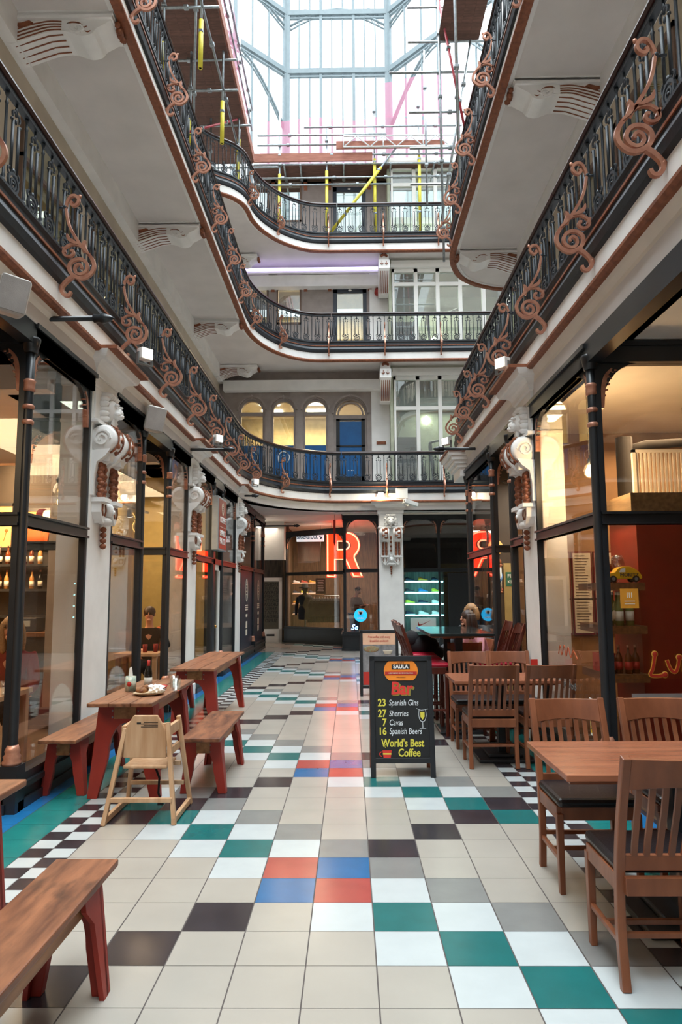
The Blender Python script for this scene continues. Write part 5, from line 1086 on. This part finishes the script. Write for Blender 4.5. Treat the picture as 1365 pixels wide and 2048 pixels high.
def ped_table(x0,x1,y0,y1,z,label,top,base=BLK,name='dining_table',g='pedestal tables on the right'):
    r=thing(name,label,'table',((x0+x1)/2,(y0+y1)/2,0),group=g); w=(x1-x0)/2; d=(y1-y0)/2
    MB().box(-w,w,-d,d,z-.03,z).build('tabletop',top,r,bev=.004); MB().box(-w+.02,w-.02,-d+.02,d-.02,z-.045,z-.03).build('edge_band',CW,r)
    n=2 if d>w*1.5 else 1; ax=w>d
    for i in range(n):
        o=(-1 if i==0 else 1)*((w if ax else d)-.33) if n==2 else 0; px,py=(o,0) if ax else (0,o)
        MB().box(px-.04,px+.04,py-.04,py+.04,.05,z-.045).build('column',base,r); MB().prism([(px-.26,py-.24),(px+.26,py-.24),(px+.26,py+.24),(px-.26,py+.24)],'z',0,.03).prism([(px-.16,py-.15),(px+.16,py-.15),(px+.16,py+.15),(px-.16,py+.15)],'z',.03,.06).build('base_plate',base,r,bev=.01); MB().box(px-.18,px+.18,py-.03,py+.03,z-.075,z-.045).build('top_bearer',CW,r)
    return r
ped_table(.96,2.25,3.22,3.93,.75,'orange-brown wooden table nearest the camera on the right',CWT); ped_table(.95,1.92,6.50,7.13,.75,'orange-brown wooden table second from the camera on the right',CWT)
ped_table(.88,1.60,7.78,9.4,1.10,'tall black bar table with glossy top in front of the shoe case',mat('black_gloss_top','1d2526',.12),BLK,'bar_table')
GS='dark high-back bar stools with red seats'
S0=chair_proto('bar_stool',.74,1.20,CWD,LEAR,GS,slats=6,foot=True); S0.location=(.66,7.98,0); S0.rotation_euler=(0,0,-PI/2); S0['label']='high-back bar stool with red seat, left of the bar table, nearest the camera'
dup(S0,(.66,8.52,0),-PI/2,'high-back bar stool with red seat, left side of the black bar table, middle'); dup(S0,(.66,9.06,0),-PI/2,'high-back bar stool with red seat, left side of the black bar table, farthest')
dup(S0,(1.86,8.08,0),PI/2,'high-back bar stool with red seat, right side of the black bar table, nearer'); dup(S0,(1.86,8.62,0),PI/2,'high-back bar stool with red seat, right side of the black bar table, farther')
tag(MB().box(-.035,.035,0,.004,0,.15).box(-.035,.035,-.02,0,0,.006).build('table_card',LBR,loc=(1.80,6.95,.75)),'small red and white card standing on the second right table','card')
# ================================================================ RED BENCHES, LEFT
GB='wooden benches with red plywood legs'; GT='wooden tables with red plywood legs'
def arch_leg(w,z,spread,foot,thick,cut):
    # end panel seen along y: splayed legs with an arched gap (x,z)
    return [(-w,z),(-w-spread,0),(-w-spread+foot,0),(-w*.62,z*.42)]+[(-w*.62*math.cos(t),z*.42+(z*cut-z*.42)*math.sin(t)) for t in [PI*i/10 for i in range(1,10)]]+[(w*.62,z*.42),(w+spread-foot,0),(w+spread,0),(w,z)]
def bench(x,y0,y1,z,w,label,group,name,cat,planks=1,topm=TW):
    r=thing(name,label,cat,(x,(y0+y1)/2,0),group=group); L=(y1-y0)/2
    for i in range(planks):
        a=-w/2+w*i/planks; MB().box(a+.002,a+w/planks-.002,-L,L,z-.03,z).build('top_plank',topm,r,bev=.006)
    e=L-.18 if name!='bench' else L-.16; hz=z-.03
    for s in (-1,1):
        sy=s*e; th=.022
        q=MB(); P=arch_leg(w*.42,hz,w*.10+.02,.075 if w>.4 else .06,th,.80); q.prism(P,'y',-th,th); q.build('end_panel',RED,r,(0,sy,0),bev=.003)
        for sx in (-1,1):   # side wings of each leg (L-section) 
            q=MB(); wv=.10 if w>.4 else .08; xx=sx*(w*.42); xo=sx*(w*.42+w*.10+.02)
            d_=-s
            P=[(0,hz),(d_*.16,hz),(d_*.16,hz-.05),(d_*.09,hz-.12),(d_*.05,0),(0-.0,0)]
            V=[]
            for (yy,zz) in P:
                f_=1-zz/hz; xb=xx+(xo-xx)*f_
                V.append((xb,yy,zz))
            V2=[(v[0]-sx*.02,v[1],v[2]) for v in V]; n=len(V)
            q.add(V+V2,[list(range(n)),list(range(n,2*n))[::-1]]+[(i,(i+1)%n,n+(i+1)%n,n+i) for i in range(n)]); q.build('leg',RED,r,(0,sy+s*0.0,0))
        b=MB()
        for bx in (-.05,.05):
            for bz in (.05,.10): b.ball((bx*(2 if w>.4 else 1),0,hz-bz+.0),(.008,.006,.008),6)
        for v in range(len(b.v)): b.v[v]=(b.v[v][0],b.v[v][1]+s*(th+.002),b.v[v][2])
        c=list(b.v); k=b.build('bolt_heads',STEEL,r,(0,sy,0)); tag(k,kind='stuff')
        MB().box(-w*.17,w*.17,s*th,s*(th+.012),hz-.11,hz-.005).build('end_block',TWE,r,(0,sy,0))
    for sx in (-1,1): MB().box(-.012,.012,-e,e,hz-.085,hz).build('side_rail',TWE,r,(sx*(w*.42-.035),0,0))
    return r
bench(-1.755,5.35,6.78,.74,.50,'worn wooden table with red legs laid with a plate and bottle, second from the camera',GT,'bench_table','table',3)
bench(-1.75,7.75,9.95,.735,.50,'worn wooden table with red legs farthest from the camera',GT,'bench_table','table',3)
bench(-1.71,1.5,3.22,.74,.50,'worn wooden table with red legs at the left picture edge, nearest the camera',GT,'bench_table','table',3)
bench(-2.26,5.45,6.72,.45,.30,'bench with red legs between the laid table and the left window',GB,'bench','bench')
bench(-1.17,5.5,6.75,.45,.31,'bench with red legs on the open side of the laid table, behind the high chair',GB,'bench','bench',topm=TWR)
bench(-1.125,1.7,3.08,.45,.27,'bench with red legs at the bottom left, nearest the camera, with dark knots',GB,'bench','bench',topm=TWR)
bench(-2.33,8.0,9.9,.45,.30,'bench with red legs between the farthest table and the left window',GB,'bench','bench')
# high chair
r=thing('high_chair','pale wooden child high chair in front of the laid table','high chair',(-1.45,5.12,0)); HZ=.71
def post_(x0,y0,z0,x1,y1,z1,w=.03,d=.035,n='leg'): MB().beam((x0,y0,z0),(x1,y1,z1),w,d,upv=(0,1,0)).build(n,PALE,r,bev=.004)
post_(-.24,-.23,0,-.145,-.10,.62); post_(.24,-.21,0,.155,-.10,.66); post_(-.23,.27,0,-.15,.16,.66); post_(.24,.27,0,.165,.16,.66)
MB().prism([(-.15,.42),(.15,.42),(.15,.60),(.085,.71),(-.085,.71),(-.15,.60)],'y',-.012,.012).build('backrest',PALE,r,(0,-.11,0),bev=.006)
MB().box(-.155,.155,-.11,.16,.345,.365).build('seat',PALE,r,bev=.006)
MB().box(-.22,.22,-.012,.012,.0,.03).build('front_bar',PALE,r,(0,-.20,.145),bev=.003); MB().box(-.2,.2,-.012,.012,.0,.03).build('rear_bar',PALE,r,(0,.23,.15),bev=.003); MB().box(-.18,.18,-.012,.012,0,.03).build('upper_bar',PALE,r,(0,.19,.30),bev=.003)
for s in (-1,1): MB().beam((s*.235,-.225,.03),(s*.235,.27,.03),.028,.04).build('floor_runner',PALE,r,bev=.003); MB().beam((s*.16,-.10,.60),(s*.165,.20,.60),.028,.07).build('armrest',PALE,r,bev=.003); MB().beam((s*.16,-.10,.45),(s*.165,.18,.45),.02,.05).build('side_guard',PALE,r)
MB().box(-.16,.16,-.012,.012,0,.04).build('safety_bar',PALE,r,(0,.20,.56),bev=.004)
b=MB()
for k in range(4): b.box(-.01-.02*(k%2),.09,-.0005,0,-.01*k,-.01*k+.005)
b.box(-.06,-.03,-.0005,0,-.01,.004); b.build('printed_notice',DARK,r,(0,-.1225,.66)); MB().tube([(.02,.05,.345),(.07,.02,.25),(.06,.04,.14),(.08,.03,.10)],.008,6).box(.06,.10,.02,.04,.06,.1).build('strap',BLKC,r)
# things on the laid table
tz=.741
r=thing('plate','round beige plate with the remains of a meal','plate',(-1.66,5.80,tz)); MB().lathe([(.001,.004),(.08,.004),(.125,.016),(.13,.02),(.12,.012),(.08,0),(.001,0)],n=28).build('dish',mat('beige_glaze','c3a987',.35),r)
r=thing('sandwich','half-eaten toasted wrap on the beige plate','food',(-1.71,5.79,tz+.012)); BR=mat('toasted_bread','a8754a',.8,c2='54331c',scale=30)
MB().ball((0,0,.025),(.055,.035,.025),12,rot=Matrix.Rotation(.5,3,'Z')).ball((.03,.02,.045),(.045,.03,.02),10,rot=Matrix.Rotation(-.4,3,'Z')).build('bread',BR,r); MB().ball((-.03,-.02,.02),(.02,.015,.015),8).ball((.0,-.035,.02),(.018,.012,.012),8).build('filling',mat('filling_brown','6d3b22',.7),r)
r=thing('crumpled_napkin','crumpled white paper napkin on the beige plate','napkin',(-1.61,5.82,tz+.012)); bm=bmesh.new(); bmesh.ops.create_icosphere(bm,subdivisions=3,radius=1)
for v in bm.verts:
    q=1+.35*math.sin(9*v.co.x+5*v.co.y)*math.cos(8*v.co.z+3*v.co.x); v.co=Vector((v.co.x*.07*q,v.co.y*.05*q,max(0,v.co.z*.035*q+.03)))
me=bpy.data.meshes.new('paper'); bm.to_mesh(me); bm.free(); me.materials.append(mat('napkin_paper','eeeae6',.9)); o=bpy.data.objects.new('paper',me); COL.objects.link(o); o.parent=r
r=thing('sauce_bottle','slim dark bottle with red neck and label on the laid table','bottle',(-1.76,6.12,tz)); MB().lathe([(.001,0),(.033,0),(.034,.13),(.03,.16),(.013,.20),(.012,.25),(.001,.25)],n=14).build('body',gl_dk,r); MB().lathe([(.0345,.03),(.0345,.10)],n=14).build('label',mat('bottle_label','b5b0a5',.6),r); MB().lathe([(.0142,.19),(.0135,.245),(.001,.25)],n=12).build('neck_foil',LBR,r)
r=thing('condiment_tin','patterned tin with a folded white napkin on the laid table','tin',(-1.88,6.02,tz)); MB().lathe([(.045,0),(.045,.12),(.042,.12),(.042,.005),(.001,.005)],n=18).build('tin',mat('tin_green','5b8a80',.35,c2='d8d2c0',scale=25),r); MB().ball((.0,-.043,.06),(.02,.006,.024),8).build('red_motif',LBR,r); MB().prism([(-.03,.02),(.03,.02),(.005,.2),(-.012,.19)],'y',-.006,.006).build('napkin',WHITE,r)
tumbler('tumbler',-1.49,6.02,tz,'short clear tumbler with milky dregs right of the napkin',h=.10,r0=.04); tumbler('tumbler',-1.56,6.22,tz,'clear tumbler behind the other on the laid table',h=.10,r0=.04)
tag(MB().lathe([(.035,0),(.05,.03),(.046,.03),(.032,.004),(.001,.004)],n=16).build('red_bowl',LBR,loc=(-1.64,6.12,tz)),'small red bowl between the bottle and the tumblers','bowl')
# ================================================================ A-BOARDS
def aboard(x0,x1,y,h,label,fm,lean=.16):
    r=thing('pavement_sign',label,'sign',((x0+x1)/2,y,0),group=None); w=(x1-x0)/2; a=math.atan2(lean,h)
    F=thing('front_panel',None,None,(0,0,0)); F.parent=r; F.rotation_euler=(-a,0,0)
    H=h/math.cos(a)
    for s in (-1,1): MB().box(-.022,.022,-.012,.014,0,H).build('side_rail',fm,F,(s*(w-.022),0,0),bev=.003)
    MB().box(-w,w,-.012,.014,H-.045,H).build('top_rail',fm,F,bev=.003); MB().box(-w+.04,w-.04,-.012,.014,.115,.16).build('bottom_rail',fm,F,bev=.003); MB().box(-w+.04,w-.04,-.002,.008,.15,H-.04).build('board',CHALK,F)
    B=thing('rear_panel',None,None,(0,2*lean+.03,0)); B.parent=r; B.rotation_euler=(a,0,0)
    for s in (-1,1): MB().box(-.02,.02,-.012,.012,0,H-.02).build('rear_rail',wood('reddish_frame_%s%d'%(label[:3],s),'8a4a2a','5d2f1a'),B,(s*(w-.02),0,0))
    MB().box(-w+.03,w-.03,-.004,.004,.15,H-.04).build('rear_board',CHALK,B)
    return r,F,w,H
r,F,w,H=aboard(.165,.715,6.10,1.0,'black chalkboard A-sign listing Spanish gins, sherries and coffee',BLK)
b=MB().prism(arc(0,0,.150,-.80,.80,8,ry=.117)+arc(0,0,.150,PI-.80,PI+.80,8,ry=.117),'y',-.006,-.002); zc=.885
ORG=mat('saula_orange','f08a24',.5); b.build('logo_badge',ORG,F,(0,0,zc),); MB().box(-.08,.08,-.009,-.006,.012,.055).build('logo_panel',BLK,F,(0,0,zc))
MB().box(-.14,.14,-.009,-.006,-.036,-.008).build('logo_stripe',LBR,F,(0,0,zc))
text('SAULA',.044,WHITE,F,(0,-.0095,zc+.033),FACE,off=.0015); text('C A F É',.018,BRN,F,(0,-.007,zc+.067),FACE); text("L'ESPRESSO DI BARCELONA",.0175,LBW,F,(0,-.0095,zc-.022),FACE); text('CAFE ARABICA',.012,BRN,F,(0,-.007,zc-.055),FACE)
YC_=mat('chalk_yellow','ddd24e',.8); WC_=mat('chalk_white','dfe6ea',.8); RC_=mat('chalk_red','d8352b',.7)
def ch(s_,size,m_,x,z,ax='LEFT',sx=.82,sh=.12,off=.0015,n='chalk_lettering'): return text(s_,size,m_,F,(x,-.0035,z),FACE,n,.0008,ax,sx,sh,1,off)
ch('Bar',.15,mat('chalk_olive','8f8238',.8),.012,.722,'CENTER',.9,.1,.006); ch('Bar',.15,RC_,.0,.73,'CENTER',.9,.1,.004).location.y=-.0055
for n_,t_,z in (('23','Spanish Gins',.611),('27','Sherries',.521),('7','Cavas',.446),('16','Spanish Beers',.374)):
    ch(n_,.085,YC_,-.135,z,'RIGHT',.85,.0,.002); ch(t_,.070,WC_,-.112,z,'LEFT',.72,.15,.0002)
ch("World's Best",.088,YC_,-.0,.277,'CENTER',.78,.05,.002); ch('Coffee',.088,YC_,.055,.198,'CENTER',.80,.05,.002)
b=MB().ribbon(cr([(-.028,.08),(-.032,.03),(-.02,-.01),(0,-.02),(.02,-.01),(.032,.03),(.028,.08)],3),.004,-.003,0).ribbon([(0,-.02),(0,-.07)],.004,-.003,0).ribbon([(-.028,-.075),(.028,-.075)],.004,-.003,0).ribbon(cr([(-.05,.09),(-.01,.075),(.05,.085)],3),.003,-.003,0); b.build('chalk_glass_drawing',WC_,F,(.178,-.0035,.475))
MB().prism([(-.018,.06),(.018,.06),(.018,.02),(0,-.005),(-.018,.02)],'y',-.002,0).build('chalk_wine',YC_,F,(.178,-.0035,.475))
MB().prism([(-.04,.03),(.04,.03),(.03,-.03),(-.03,-.03)],'y',-.003,0).ribbon(arc(-.045,0,.018,PI/2,PI*1.5,6),.007,-.003,0).build('chalk_cup',RC_,F,(-.135,-.0035,.19)); MB().box(-.036,.036,-.004,-.003,-.004,.008).ribbon(cr([(-.01,.05),(-.02,.065),(-.008,.08)],3),.003,-.003,0).build('chalk_cup_band',YC_,F,(-.135,-.0035,.19))
r,F,w,H=aboard(.14,.73,10.68,.98,'framed A-sign with a faded food and coffee photo, behind the chalkboard sign',BLK,.12)
ph=mat('faded_photo','8f8f93',.5,c2='5c5f62',scale=9); MB().box(-w+.045,w-.045,-.004,-.002,.16,H-.21).build('photo_print',ph,F); MB().box(-w+.045,w-.045,-.005,-.002,H-.22,H-.05).build('cream_banner',mat('peach_banner','e0b79a',.5),F)
MB().lathe([(.001,.0),(.05,.005),(.07,.05),(.075,.06),(.06,.055),(.001,.05)],n=16).build('cup_picture',LBW,F,(.13,-.004,.62),rot=(.4,0,0)).scale=(1,.1,1)
MB().ball((0,0,0),(.12,.004,.05),12).build('food_picture',mat('herb_green','7f8c6c',.8,c2='8d5a3d',scale=30),F,(-.12,-.005,.70)); MB().box(-w+.05,-w+.16,-.006,-.004,.17,.36).build('red_corner',LBR,F)
text('Free coffee with every',.05,LBR,F,(0,-.006,H-.105),FACE,'banner_lettering',shear=.2,sx=.75); text('breakfast sandwich',.05,LBR,F,(0,-.006,H-.165),FACE,'banner_lettering',shear=.2,sx=.75)
# ================================================================ PEOPLE
def skin_mesh(nodes,edges,root,mats,name,parent,sub=2,extra=None):
    keys=list(nodes); bm=bmesh.new(); lay=bm.verts.layers.skin.verify(); V={}
    for k in keys:
        v=bm.verts.new(nodes[k][0]); V[k]=v
    bm.verts.ensure_lookup_table()
    for k in keys:
        q=nodes[k][1]; V[k][lay].radius=q if isinstance(q,tuple) else (q,q); V[k][lay].use_root=(k==root)
    for a,b in edges: bm.edges.new((V[a],V[b]))
    me=bpy.data.meshes.new(name); bm.to_mesh(me); bm.free(); o=bpy.data.objects.new(name,me); COL.objects.link(o)
    m1=o.modifiers.new('skin','SKIN'); m1.use_smooth_shade=True; m2=o.modifiers.new('sub','SUBSURF'); m2.levels=m2.render_levels=sub
    dg=bpy.context.evaluated_depsgraph_get(); me2=bpy.data.meshes.new_from_object(o.evaluated_get(dg)); bpy.data.objects.remove(o)
    b=MB(); b.v=[tuple(v.co) for v in me2.vertices]; b.f=[list(p.vertices) for p in me2.polygons]; b.m=[0]*len(b.f); b.s=[True]*len(b.f)
    if extra: extra(b)
    return b.build(name,mats,parent)
def person(label,loc,rz,pose,top,legs,hair,hairlen=.1,scale=1,head=(0,0),arms=None,lower=True,beard=False):
    """faces -y in its own frame. pose 'sit' (seat height .46) or 'stand'"""
    r=thing('person',label,'person',loc,rz); r.scale=(scale,)*3
    hz=.54 if pose[0]=='sit' else .92; lean=pose[1]
    def sp_(t): return (0,-math.sin(lean)*t*.52,hz+math.cos(lean)*t*.52)      # spine
    J={'pel':(sp_(0),(.12,.10)),'waist':(sp_(.35),(.105,.085)),'chest':(sp_(.75),(.13,.09)),'neckb':(sp_(1.0),(.06,.055))}
    nx,ny,nz=sp_(1.0); hy=ny-.03-head[0]*.10; J['neck']=((0,ny-.015,nz+.07),.045); J['skull']=((0,hy,nz+.17),(.072,.085)); J['crown']=((0,hy-.0-head[0]*.03,nz+.25),(.068,.082)); 
    E=[('pel','waist'),('waist','chest'),('chest','neckb'),('neckb','neck'),('neck','skull'),('skull','crown')]
    C_top={k:(J[k][0],(J[k][1][0]+.018,J[k][1][1]+.018)) for k in ('pel','waist','chest','neckb')}; E_top=[('pel','waist'),('waist','chest'),('chest','neckb')]
    C_leg={'pel':(sp_(0),(.14,.12))}; E_leg=[]
    for s,S in ((-1,'L'),(1,'R')):
        sh=(s*.17,ny+.0,nz-.05); el,wr=(arms or {}).get(S,((s*.22,ny-.05,nz-.32),(s*.16,ny-.25,nz-.40)))
        J['sh'+S]=(sh,.05); J['el'+S]=(el,.038); J['wr'+S]=(wr,.026); E+=[('chest','sh'+S),('sh'+S,'el'+S),('el'+S,'wr'+S)]
        C_top['sh'+S]=(sh,.064); C_top['el'+S]=(el,.052); w2=tuple(el[i]+(wr[i]-el[i])*.88 for i in range(3)); C_top['wr'+S]=(w2,.038); E_top+=[('chest','sh'+S),('sh'+S,'el'+S),('el'+S,'wr'+S)]
        d=(Vector(wr)-Vector(el)).normalized(); side=d.cross(Vector((0,0,1))).normalized() if abs(d.z)<.95 else Vector((1,0,0)); palm=Vector(wr)+d*.06; J['pm'+S]=(tuple(palm),(.034,.018)); E.append(('wr'+S,'pm'+S))
        for i,l in enumerate((.07,.08,.075,.06)):
            o=side*(-.027+.018*i); a=palm+o+d*.02; m_=a+d*l*.5+Vector((0,0,-.012)); t_=m_+d*l*.35+Vector((0,0,-.022))
            for k,(p,q) in enumerate(((a,.0095),(m_,.0085),(t_,.007))): J['f%s%d%d'%(S,i,k)]=(tuple(p),q)
            E+=[('pm'+S,'f%s%d0'%(S,i)),('f%s%d0'%(S,i),'f%s%d1'%(S,i)),('f%s%d1'%(S,i),'f%s%d2'%(S,i))]
        a=Vector(wr)+d*.03-side*.035*s; t_=a+d*.045-side*.02*s; J['t%s0'%S]=(tuple(a),.011); J['t%s1'%S]=(tuple(t_),.009); E+=[('wr'+S,'t%s0'%S),('t%s0'%S,'t%s1'%S)]
        if pose[0]=='sit': kn=(s*.12,-.42,hz-.04); an=(s*.12,-.40,.08); to=(s*.13,-.54,.04); hp=(s*.09,-.02,hz-.03)
        else: hp=(s*.09,0,hz-.04); kn=(s*.10,-.02,.48); an=(s*.10,.02,.08); to=(s*.11,-.13,.035)
        for k,p,q in (('hp',hp,.085),('kn',kn,.058),('an',an,.036),('to',to,(.035,.025))): J[k+S]=(p,q)
        E+=[('pel','hp'+S),('hp'+S,'kn'+S),('kn'+S,'an'+S),('an'+S,'to'+S)]
        for k,p,q in (('hp',hp,.10),('kn',kn,.074),('an',an,.055)): C_leg[k+S]=(p,q)
        E_leg+=[('pel','hp'+S),('hp'+S,'kn'+S),('kn'+S,'an'+S)]
    hc=Vector((0,hy-.005,nz+.20))
    def face(b):
        b.ball(hc+Vector((0,-.088,-.010)),(.011,.020,.020),8).ball(hc+Vector((0,-.082,.012)),(.007,.012,.025),8)
        b.ball(hc+Vector((0,-.083,-.045)),(.024,.010,.007),8,1).ball(hc+Vector((0,-.07,-.075)),(.03,.022,.02),8)
        for s in (-1,1): b.ball(hc+Vector((s*.030,-.076,.018)),(.012,.009,.007),8,2).ball(hc+Vector((s*.030,-.078,.038)),(.018,.007,.004),6,3).ball(hc+Vector((s*.078,0,-.002)),(.010,.02,.03),8)
    skin_mesh(J,E,'pel',[SKIN,mat('lips','9c5449',.5),BLKC,HAIRD],'body',r,2,face)
    skin_mesh(C_top,E_top,'chest',top,'top_garment',r); skin_mesh(C_leg,E_leg,'pel',legs,'trousers',r)
    for S in 'LR': p=J['to'+S][0]; a=J['an'+S][0]; MB().ball(((p[0]+a[0])/2,(p[1]+a[1])/2,.045),(.045,.13,.045),10).build('shoe',BLKC,r)
    h=MB().ball(hc+Vector((0,.018,.035)),(.088,.098,.090),14)
    if hairlen>.05:
        for k in range(9):
            a=-.15*PI+1.3*PI*k/8; x,y=.078*math.cos(a),.085*math.sin(a)+.02
            h.tube(cr([hc+Vector((x*.8,y*.8,.06)),hc+Vector((x*1.08,y*1.05,-.03)),hc+Vector((x*1.1,y*1.1+.01,-.05-hairlen*.5)),hc+Vector((x*.95,y+.015,-.06-hairlen))],3),[.03,.032,.034,.034,.034,.033,.032,.03,.028,.012],8)
    h.build('hair',hair,r)
    return r
P1=person('woman in pink top with long brown hair seated beyond the bar table, looking down',(1.86,9.68,.0),-1.2,('sit',.40),PINKC,BLKC,HAIRD,.22,.98,(.6,0),{'L':((-.22,-.20,.76),(-.08,-.42,.70)),'R':((.24,-.22,.76),(.12,-.45,.72))})
P2=person('person with curly blond hair and grey jacket leaning in behind the woman in pink',(1.83,10.42,.0),-.35,('sit',.25),GREYC,BLKC,HAIRB,.06,1.02,(.5,0),{'L':((-.30,-.35,.80),(-.38,-.60,.72)),'R':((.25,-.3,.8),(.1,-.5,.76))})
dup(C0,(1.80,9.62,0),PI/2+.15,'brown slat-back chair carrying the woman in pink')
person('woman with blond hair and dark red top seated behind the near left window',(-3.12,6.55,.0),.1,('sit',.2),REDC,BLKC,HAIRB,.16,1,(.3,0))
person('man in black with an orange jumper seated behind the second left window, hand raised',(-2.95,10.3,.0),.15,('sit',.15),BLKC,BLKC,HAIRD,.0,1,(.2,0),{'L':((-.24,-.1,.72),(-.1,-.32,.76)),'R':((.27,-.12,.78),(.22,-.28,1.02))})
tag(MB().ball((0,0,0),(.22,.12,.26),14).build('orange_jumper',ORC,loc=(-2.84,10.62,.82)),'orange jumper over the chair back behind the seated man','jumper')
person('man in a brown puffer jacket and jeans standing in the shoe shop',(.12,20.6,0),.9,('stand',.12),TANC,JEAN,HAIRD,.0,.98,(.5,0),{'L':((-.27,-.1,1.12),(-.12,-.34,1.18)),'R':((.27,-.1,1.12),(.10,-.36,1.2))})
person('man in dark clothes seen from behind in the barber chair',(2.55,9.95,.1),PI*.92,('sit',.05),BLKC,BLKC,HAIRD,.0,1,(.1,0))

r=thing('draped_coat','black coat draped over the far stool at the left of the bar table','coat',(.95,9.3,.74)); BG_=MB()
BG_.ball((0,0,.12),(.22,.16,.14),12).ball((.12,.05,.02),(.18,.14,.12),12).ball((-.15,0,.2),(.12,.14,.12),10); BG_.build('cloth',BLKC,r); MB().tube([(-.2,0,.15),(-.26,-.02,-.1),(-.2,-.03,-.35)],[.06,.055,.03],8).build('sleeve',BLKC,r)

dup(C0,(1.46,9.12,0),0,'brown slat-back chair at the far end of the black bar table, back to the camera')
